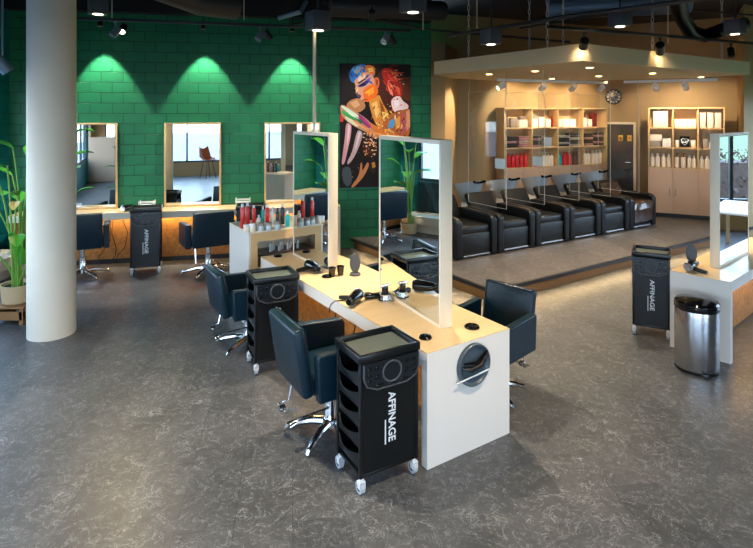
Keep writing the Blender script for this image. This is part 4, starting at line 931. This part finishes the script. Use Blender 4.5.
plant('tall green potted plant on a wooden stand beside the round column', pl_, 4, leaves=[(-.06, -.08, 1.72, .26, .045, 0, .1), (-.16, -.05, 1.5, .3, .04, 0, .9), (.06, -.12, 1.33, .2, .05, 1, .05), (-.2, .0, 1.2, .3, .05, 0, .5), (.10, -.16, .98, .2, .075, 0, -.1), (.02, -.08, .8, .36, .03, 0, 1.25), (.12, .0, .8, .34, .03, 0, 1.15), (.07, -.1, .7, .34, .03, 0, 1.2), (-.05, .1, .75, .3, .035, 0, 1.1), (.15, -.04, .62, .34, .03, 0, 1.1), (-.22, -.1, .8, .26, .06, 0, .3), (.1, -.1, .62, .34, .03, 0, 1.3)])
plant('tall plant seen reflected in the smaller desk mirror, hidden by the column', (-4.95, 7.75, 0), 9, stand=False, leaves=[(.15*math.cos(k*2.4), .15*math.sin(k*2.4), .9+.13*k, .42, .10, 0, .7-.1*(k % 3)) for k in range(9)])

# ------------------------------------------------------------------ furniture seen only in the mirrors
def shell_chair(label, loc, rz, hs):
    t = thing('shell_chair', label, 'chair', loc, rz, 'orange shell chairs')
    mb = MB(); g = []
    for i in range(12):
        s_ = i/11; y = .22-.44*min(1, s_*1.8) if s_ < .55 else -.22-.1*(s_-.55)/.45; z = hs+(.03*(1-s_*3) if s_ < .33 else 0)+(0 if s_ < .5 else .42*((s_-.5)/.5)**1.1)
        g.append([(.24*k*(1-.25*max(0, s_-.6)/.4), y+.05*k*k, z+.10*k*k*(1 if s_ > .2 else .3)) for k in (-1, -.6, -.2, .2, .6, 1)])
    mb.sheet(g, .014); mb.build('seat_shell', M['orange'], t, angle=70)
    for x in (-1, 1):
        for y in (-1, 1): MB().cyl((x*.1, y*.1, hs-.005), (x*.2, y*.2, 0), .012, seg=8).build('leg', M['plastic'], t)
shell_chair('orange shell chair reflected in the middle wall mirror', (-1.75, -2.2, 0), -.5, .62)
shell_chair('orange shell chair reflected in the mirror over the steel bin, table corner', (7.85, 6.98, 0), .6, .45)
shell_chair('orange shell chair reflected in the mirror over the steel bin, window side', (6.88, 8.25, 0), 3.7, .45)
t = thing('meeting_table', 'pale table reflected in the mirror above the steel bin', 'table', (7.3, 7.6, 0), .6)
MB().box((0, 0, .735), (1.5, .8, .03), .006).build('tabletop', M['tabletop'], t)
for x in (-1, 1):
    for y in (-1, 1): MB().box((x*.68, y*.34, .36), (.05, .05, .719)).build('leg', M['shelfwood'], t)
t = thing('storage_cupboard', 'tan cupboard with open top shelf reflected in the mirror by the column', 'cupboard', (-4.75, -2.6, 0))
mb = MB(); mb.box((0, 0, .75), (1.6, .45, 1.5)); mb.build('body', M['cupboard'], t)
for x in (-.4, .4): MB().box((x, .235, .76), (.78, .018, 1.44)).build('door', M['cupboard'], t)
mb = MB(); mb.box((0, 0, 2.0), (1.6, .45, .03))
for x in (-.785, 0, .785): mb.box((x, 0, 1.74), (.03, .45, .48))
mb.build('open_shelf', M['shelfwood'], t)

# ------------------------------------------------------------------ ceiling services
def pipe(name, label, cat, pts, r, m, seg=12, group=None):
    mb = MB(); mb.tube(pts, r, seg); o = mb.build(name, m); return tag(o, label, cat, group, 'thing')
def C_(px, py, z): return G(px, py, z)
pipe('ceiling_duct', 'thick round duct over the green wall between column and pole', 'duct', [D(120, 6.1, 3.85), D(200, 6.6, 3.62), D(236, 6.9, 3.62)], .16, M['duct'], 20)
pipe('ceiling_duct', 'long dark duct running towards the taupe soffit', 'duct', [C_(330, 6, 3.9), C_(400, 9, 3.9), C_(442, 11, 3.95)], .16, M['pipe'], 20)
pipe('ceiling_duct', 'steel blue duct high above the middle of the soffit', 'duct', [C_(548, 10, 4.0), C_(600, 6, 4.0), C_(690, 2, 4.0)], .18, M['bluebody'], 20)
mb = MB(); mb.tube([C_(676, -10, 3.9), C_(680, 14, 3.75), C_(690, 31, 3.6), C_(705, 36, 3.58), C_(722, 30, 3.6), C_(745, 24, 3.7)], .11, 16)
tag(mb.build('ceiling_hose', M['plastic']), 'thick black hose bending above the soffit near the cupboards', 'hose', None, 'thing')
pipe('ceiling_pipe', 'thin pipe slanting from the ceiling to the pole box', 'pipe', [C_(286, 26.5, 3.62), C_(400, 0, 4.1)], .022, M['duct'])
pipe('ceiling_pipe', 'thin pipe running low past the square lamp towards the chains', 'pipe', [C_(345, 14, 3.9), C_(430, 30, 3.7), C_(570, 42, 3.5)], .02, M['duct'])
pipe('ceiling_pipe', 'dark pipe crossing high over the soffit front', 'pipe', [C_(448, 36, 3.46), C_(570, 16, 3.46), C_(753, -8, 3.46)], .025, M['pipe'])
pipe('ceiling_pipe', 'pale edged pipe crossing the black ceiling over the soffit corner', 'pipe', [C_(520, 28, 3.62), C_(640, 9, 3.62), C_(753, -10, 3.62)], .018, M['duct'])
RG = 'thin hanging rods'
for px, py, yy, lb in ((423, 30, 7.9, 'thin white ceiling rod nearest the portrait poster'), (477, 28, 7.9, 'thin white ceiling rod above the square lamp'), (563, 27, 7.6, 'thin white ceiling rod over the middle of the soffit'), (668, 44, 8.2, 'thin white ceiling rod above the tilted black spotlight'), (244, 20, 7.4, 'thin white ceiling rod above the middle wall mirror'), (112, 18, 7.2, 'thin white ceiling rod just beside the round column')):
    z = H+(Y0-py)/F*yy; p = D(px, yy, z); pipe('hanging_rod', lb, 'rod', [p, (p.x, p.y, CEIL)], .008, M['pole'], 8, RG)
pipe('ceiling_pipe', 'thin grey pipe along the ceiling above the wall track', 'pipe', [C_(75, 2, 4.0), C_(180, 8, 4.0), C_(300, 15, 4.0)], .02, M['duct'])
pipe('ceiling_pipe', 'short steel bracket pipe rising beside the pole box', 'pipe', [C_(279, 18, 3.7), C_(300, 12, 3.75), C_(306, 2, 3.95)], .035, M['bluebody'])
pipe('ceiling_pipe', 'slim pipe on the dark ceiling over the portrait poster', 'pipe', [C_(322, 2, 4.05), C_(390, 16, 4.0), C_(440, 20, 3.98)], .022, M['duct'])
pipe('ceiling_pipe', 'pale conduit high over the second desk', 'pipe', [C_(690, 10, 3.95), C_(753, 15, 3.85)], .016, M['duct'])
# chains carrying the soffit
def chain(label, p):
    t = MB(); z = ST; k = 0; L = .085
    while z < CEIL-.01:
        pts = []
        for i in range(12):
            a = 2*PI*i/12; x, zz = .018*math.cos(a), L*.62*math.sin(a); pts.append((x if k % 2 else 0, 0 if k % 2 else x, min(CEIL, z+L*.62+zz)) if 1 else 0)
        t.tube(pts, .006, 5, closed=True); z += L; k += 1
    tag(t.build('soffit_chain', M['acredge'], loc=(p.x, p.y, 0)), label, 'chain', 'chains holding the soffit')
chain('steel chain at the green wall end of the soffit', SC+d*2.2+e*.12); chain('steel chain halfway along the soffit edge facing the long desk', SC+d*.62+e*.1); chain('steel chain in the middle behind the square lamp', SC+d*1.9+e*1.2)
chain('steel chain beside the tilted black spotlight', SC+e*1.75+d*.1); chain('steel chain near the cupboard end of the soffit', SC+e*3.9+d*.15); chain('steel chain behind the corner spotlight', SC+e*1.3+d*1.3)

def track(label, a, b, m, name='lighting_track', r=.02, group=None):
    a = Vector(a); b = Vector(b); mb = MB(); u = (b-a).normalized(); mb.box((0, 0, 0), ((b-a).length, r*2, r*2), .004, T=None)
    o = mb.build(name, m, loc=(a+b)/2); o.rotation_euler = u.to_track_quat('X', 'Z').to_euler(); return tag(o, label, 'lighting track', group)
track('black lighting track along the top of the green wall', D(60, 7.2, 3.54), D(410, 8.35, 3.54), M['pipe'])
ta = D(548, 6.3, 3.28); tb = D(668, 7.62, 3.36); td = D(765, 9.2, 3.44)
track('black lighting track in front of the soffit corner', ta, tb, M['plastic']); track('black lighting track running on past the soffit to the cupboards', tb+Vector((.02, .02, 0)), td, M['plastic'])
ws = C1+n1*.75; 
track('white lighting track under the soffit along the four-column shelf', Vector((*(ws-u1*.72).xy, SZ-.03)), Vector((*(ws+u1*2.0).xy, SZ-.03)), M['white'], r=.026)
ws2 = S2+n2*.62
track('white lighting track under the soffit along the three-column shelf', Vector((*(ws2-u2*.42).xy, SZ-.03)), Vector((*(ws2+u2*1.18).xy, SZ-.03)), M['white'], r=.026)

def spot(label, loc, aim, body, lens, r=.05, L=.13, energy=0, color=(1, .85, .65), angle=60, blend=.3, arm=None, group='ceiling spotlights', rad=.04):
    loc = Vector(loc); aim = Vector(aim); u = (aim-loc).normalized()
    t = thing('spotlight', label, 'spotlight', loc, 0, group)
    rot = u.to_track_quat('-Z', 'Y').to_matrix().to_4x4()
    mb = MB(); mb.M = rot; mb.lathe([(r*.85, L/2), (r, L/2-.01), (r, -L/2), (r*.88, -L/2), (r*.85, -L/2+.02)], 20, cap=False); mb.lathe([(0, L/2), (r*.85, L/2)], 20, cap=False); mb.build('housing', body, t)
    mb = MB(); mb.M = rot; mb.lathe([(0, -L/2+.012), (r*.86, -L/2+.012)], 20, cap=False); mb.build('lens', lens, t)
    mb = MB(); ar = Vector(arm) if arm is not None else Vector((0, 0, r+.09)); mb.cyl((0, 0, r*.4), ar, .012, seg=8); mb.box(ar, (.05, .04, .02), .004); mb.build('bracket', body, t)
    if energy:
        l = light('SPOT', 'spot_beam', loc+u*(L/2+.006), energy, color, aim=aim, spot_size=math.radians(angle), spot_blend=blend, shadow_soft_size=rad)
        l.parent = t; l.location = u*(L/2+.006)
    return t
# wall washers in front of the green wall
for px, lb in ((100, 'small ceiling spotlight washing the green wall beside the column'), (203, 'small ceiling spotlight washing the green wall above the middle mirror'), (292, 'small ceiling spotlight washing the green wall near the cream pole')):
    p = W(px, .26, 3.66); spot(lb, p, p+Vector((0, 0, -1)), M['plastic'], M['lens'], .04, .08, energy=125, color=(1, .93, .76), angle=66, blend=.28, arm=(0, 0, .2), rad=.02)
for px, py, lb, dx in ((115.5, 32, 'grey blue cylinder spotlight on the track beside the column', -.35), (123, 29, 'black cylinder spotlight on the track near the column, lens lit', .5), (260, 36, 'grey blue cylinder spotlight on the track between wall washers', -.4), (267.5, 35, 'black cylinder spotlight touching the grey blue one on the track', .6), (385.5, 39, 'grey blue cylinder spotlight above the portrait poster', -.4), (392, 40, 'black cylinder spotlight above the portrait poster', .6)):
    yy = 7.45+.0035*(px-115)+(0 if 'blue' in lb.split()[1] else .16); p = D(px, yy, H+(Y0-py)/F*yy); grey = 'grey' in lb.split()[0]
    spot(lb, p, Vector((cp.x+.1, cp.y+.1, 1.9)) if px == 123 else p+Vector((dx, -.5 if grey else .3, -.8)), M['bluebody'] if grey else M['plastic'], M['lens'] if not grey else M['bluebody'], .05, .15, energy=0 if grey else (70 if px == 123 else 30), color=(1, .76, .45), angle=50, blend=.8)
p = W(372, 1.75, 3.66); spot('added black spotlight aimed at the portrait poster from the ceiling', p, W(374, 0, 2.2), M['plastic'], M['lens'], .05, .15, energy=60, color=(1, .93, .82), angle=52, blend=.9)  # extra spotlight added to brighten the poster
spot('black cylinder spotlight at the soffit corner', D(584, 6.70, 3.14), SC+Vector((.0, .03, ST-.14)), M['plastic'], M['lens_warm'], .055, .17, energy=7, color=(1, .82, .58), angle=46, blend=.5, arm=(0, 0, .12))
spot('tilted black spotlight in front of the soffit edge', D(660, 7.62, 3.19), SC+e*1.78+Vector((0, 0, 3.02)), M['plastic'], M['lens_warm'], .06, .2, energy=7, color=(1, .82, .58), angle=46, blend=.5, arm=(0, 0, .15))
spot('small black spotlight at the cupboard end of the soffit', D(731, 9.0, 3.29), D(741, 8.6, 2.0), M['plastic'], M['plastic'], .05, .15)
pz_ = D(2.5, 6.6, 2.285+49/552*6.6); spot('blue grey spotlight hanging low beside the round column', pz_, pz_+Vector((.5, .3, -.8)), M['bluebody'], M['bluebody'], .07, .2, arm=(0, 0, CEIL-pz_.z-.02))
# square ceiling lamps
def box_lamp(label, p, s=.2, energy=0, angle=100):
    t = thing('ceiling_lamp', label, 'ceiling lamp', p, AL, 'square ceiling lamps')
    t['kind'] = 'thing'
    MB().box((0, 0, 0), (s, s, s*.95), .006).build('housing', M['grey'], t)
    MB().lathe([(s*.27, -s*.475-.004), (s*.27, -s*.475), (0, -s*.475-.002)], 24).build('lens', M['lens'], t)
    mb = MB(); mb.cyl((0, 0, s*.47), (0, 0, CEIL-p[2]), .012, seg=8); mb.build('stem', M['pipe'], t)
    if energy:
        l = light('SPOT', 'lamp_beam', (0, 0, -s*.475-.03), energy, (1, .84, .63), spot_size=math.radians(angle), spot_blend=.8, shadow_soft_size=.12); l.parent = t
LE = 330
for px, py, yy, lb in ((318, 21, 5.62, 'square grey ceiling lamp on top of the cream pole'), (491, 37, 7.1, 'square grey ceiling lamp beside the soffit near the poster'), (620, 18.5, 6.6, 'square grey ceiling lamp high over the soffit corner'), (735, 27, 7.4, 'square grey ceiling lamp over the second desk'), (98, 6, 6.4, 'square grey ceiling lamp close to the round column'), (413, 3, 5.6, 'lit ceiling lamp over the large desk mirror')):
    p = D(px, yy, H+(Y0-py)/F*yy); box_lamp(lb, p, .2, {318: 0, 98: 0, 413: 260, 491: 90, 620: 150, 735: 190}[px])
    if px == 318: pz = p
for x, y, z, en, lb in ((-1.35, 3.75, 3.55, 190, 'added unseen ceiling lamp over the chairs along the long desk'), (1.5, 2.5, 3.6, 190, 'added unseen ceiling lamp over the open floor before the white desk end'), (-2.7, 2.2, 3.6, 60, 'added unseen ceiling lamp over the open floor before the round column')):
    box_lamp(lb, Vector((x, y, z)), .2, en)  # unseen lamps added to brighten the desk and the front floor
p0 = Vector((pz.x, pz.y, 2.1)); 
pp = mid+d*2.33; pipe('power_pole', 'slim cream pole from the smaller desk mirror up to the ceiling', 'pole', [(pp.x, pp.y, 2.0985), (pp.x, pp.y, pz.z-.1)], .018, M['pole'], 12)
# recessed downlights of the soffit
for k, (px, py) in enumerate(((489, 74), (535, 71), (552, 78.5), (589.7, 67.5), (598.7, 76), (605, 81.5), (652.5, 73.2), (701, 77))):
    y = F*(H-SZ)/(py-Y0); p = Vector(((px-376.5)/F*y, y, SZ-.001))
    t = thing('recessed_downlight', '%s recessed downlight of the soffit counted from the green wall' % ORD[k], 'downlight', p, 0, 'recessed downlights in the soffit')
    MB().lathe([(.062, 0), (.066, -.004), (.05, -.006)], 24, cap=False).build('bezel', M['white'], t)
    MB().lathe([(.05, -.005), (0, -.005)], 24, cap=False).build('lens', M['lens_warm'], t)
    l = light('SPOT', 'down_beam', (0, 0, -.02), 34, (1, .80, .56), spot_size=math.radians(110), spot_blend=.6, shadow_soft_size=.05); l.parent = t
# white spots on the tracks washing the shelves
for k in range(3):
    p = ws+u1*(.35+.75*k); p.z = SZ-.145; q = C1-n1*.3+u1*(.4+.9*k); q.z = 2.3
    spot('%s white spotlight over the four-column shelf' % ORD[k], p, q, M['white'], M['lens_warm'], .055, .16, energy=40, color=(1, .78, .5), angle=84, blend=.5, arm=(0, 0, .065), group='white track spotlights')
p = ws-u1*.62; p.z = SZ-.145; q = D(452, 10.3, 2.2)
spot('white spotlight aimed at the taupe return wall by the poster', p, q, M['white'], M['lens_warm'], .055, .16, energy=60, color=(1, .78, .5), angle=70, blend=.5, arm=(0, 0, .065), group='white track spotlights')
for k in range(2):
    p = ws2+u2*(.15+.5*k); p.z = SZ-.145; q = S2-n2*.3+u2*(.25+.65*k); q.z = 2.3
    spot('%s white spotlight over the three-column shelf' % ('first', 'second')[k], p, q, M['white'], M['lens_warm'], .055, .16, energy=38, color=(1, .78, .5), angle=84, blend=.5, arm=(0, 0, .065), group='white track spotlights')

# led strips: under the wall counter, the desks and the platform nosing
def strip(name, a, b, w, energy, aim, m=None):
    a = Vector(a); b = Vector(b); c = (a+b)/2; L = (b-a).length
    l = light('AREA', name, c, energy, (1, .66, .28), aim=None, shape='RECTANGLE', size=L, size_y=w)
    u = (b-a).normalized(); z = -(Vector(aim)).normalized(); y = z.cross(u).normalized(); z = u.cross(y)
    l.rotation_euler = Matrix((u, y, z)).transposed().to_euler(); return l
a = W(50, .36, .695); b = W(325, .36, .695); strip('counter_led', a, b, .03, 9, wn*-.6+Vector((0, 0, -1)))
for s_, x in ((1, .10), (-1, DW-.10)):
    q = DA+e*x; strip('desk_led', (*(q+d*.15).xy, .645), (*(q+d*2.8).xy, .645), .03, 4, e*s_*.6+Vector((0, 0, -1)))
q = rA-d2*.42; strip('desk_led', (*(q+e2*.15).xy, .645), (*(q+e2*2.1).xy, .645), .03, 5, d2*.6+Vector((0, 0, -1)))
strip('step_led', (*(PC+e*.1+d*.03).xy, HP-.04), (*(PC+e*8.6+d*.03).xy, HP-.04), .02, 13, Vector((0, 0, -1))-d*.9)
strip('step_led', (*(PC+d*.1+e*.03).xy, HP-.04), (*(PC+d*3.1+e*.03).xy, HP-.04), .02, 5, Vector((0, 0, -1))-e*.9)

# ------------------------------------------------------------------ daylight
w = bpy.data.worlds.new('World'); sc.world = w; w.use_nodes = True; nt = w.node_tree; bg = nt.nodes['Background']
tc = nt.nodes.new('ShaderNodeTexCoord'); sx = nt.nodes.new('ShaderNodeSeparateXYZ'); rp = nt.nodes.new('ShaderNodeValToRGB')
nt.links.new(tc.outputs['Generated'], sx.inputs[0]); nt.links.new(sx.outputs['Z'], rp.inputs[0]); nt.links.new(rp.outputs[0], bg.inputs[0])
rp.color_ramp.elements[0].position = 0; rp.color_ramp.elements[0].color = (.72, .85, 1, 1); rp.color_ramp.elements[1].position = .6; rp.color_ramp.elements[1].color = (.42, .64, 1, 1)
bg.inputs[1].default_value = 4.7
def portal(c, sx_, sy_, aim):
    l = light('AREA', 'window_portal', c, 1, aim=Vector(c)+Vector(aim), shape='RECTANGLE', size=sx_, size_y=sy_)
    try: l.data.cycles.is_portal = True
    except Exception: pass
    return l
for y0_, y1_ in ((6.5, 7.95), (4.6, 6.1), (1.2, 4.2), (-2.6, .8)): portal((-5.78, (y0_+y1_)/2, 1.725), y1_-y0_, 1.95, (1, 0, 0))
for x0, x1 in ((-5.12, -1.02), (-.72, 1.98), (3.38, 6.78)): portal(((x0+x1)/2, -3.36, 1.7), x1-x0, 2.4, (0, 1, 0))
for y0_, y1_ in ((4.0, 11.2),): portal((9.36, (y0_+y1_)/2, 1.68), y1_-y0_, 2.25, (-1, 0, 0))

# ------------------------------------------------------------------ camera and view
cam = bpy.data.cameras.new('camera'); co = bpy.data.objects.new('camera', cam); col.objects.link(co)
co.location = (0, 0, H); co.rotation_euler = (PI/2, 0, 0); cam.sensor_width = 36; cam.lens = F/753*36; cam.shift_y = -(274-Y0)/753; cam.clip_end = 400
sc.camera = co
vs = sc.view_settings; vs.view_transform = 'Standard'; vs.look = 'None'; vs.exposure = 1.25; vs.gamma = 1; vs.use_curve_mapping = False
sc.cycles.use_denoising = True
try: sc.cycles.denoiser = 'OPENIMAGEDENOISE'
except Exception: pass
sc.cycles.max_bounces = 10; sc.cycles.diffuse_bounces = 5; sc.cycles.glossy_bounces = 5; sc.cycles.transparent_max_bounces = 16; sc.cycles.sample_clamp_indirect = 6; sc.cycles.caustics_reflective = False
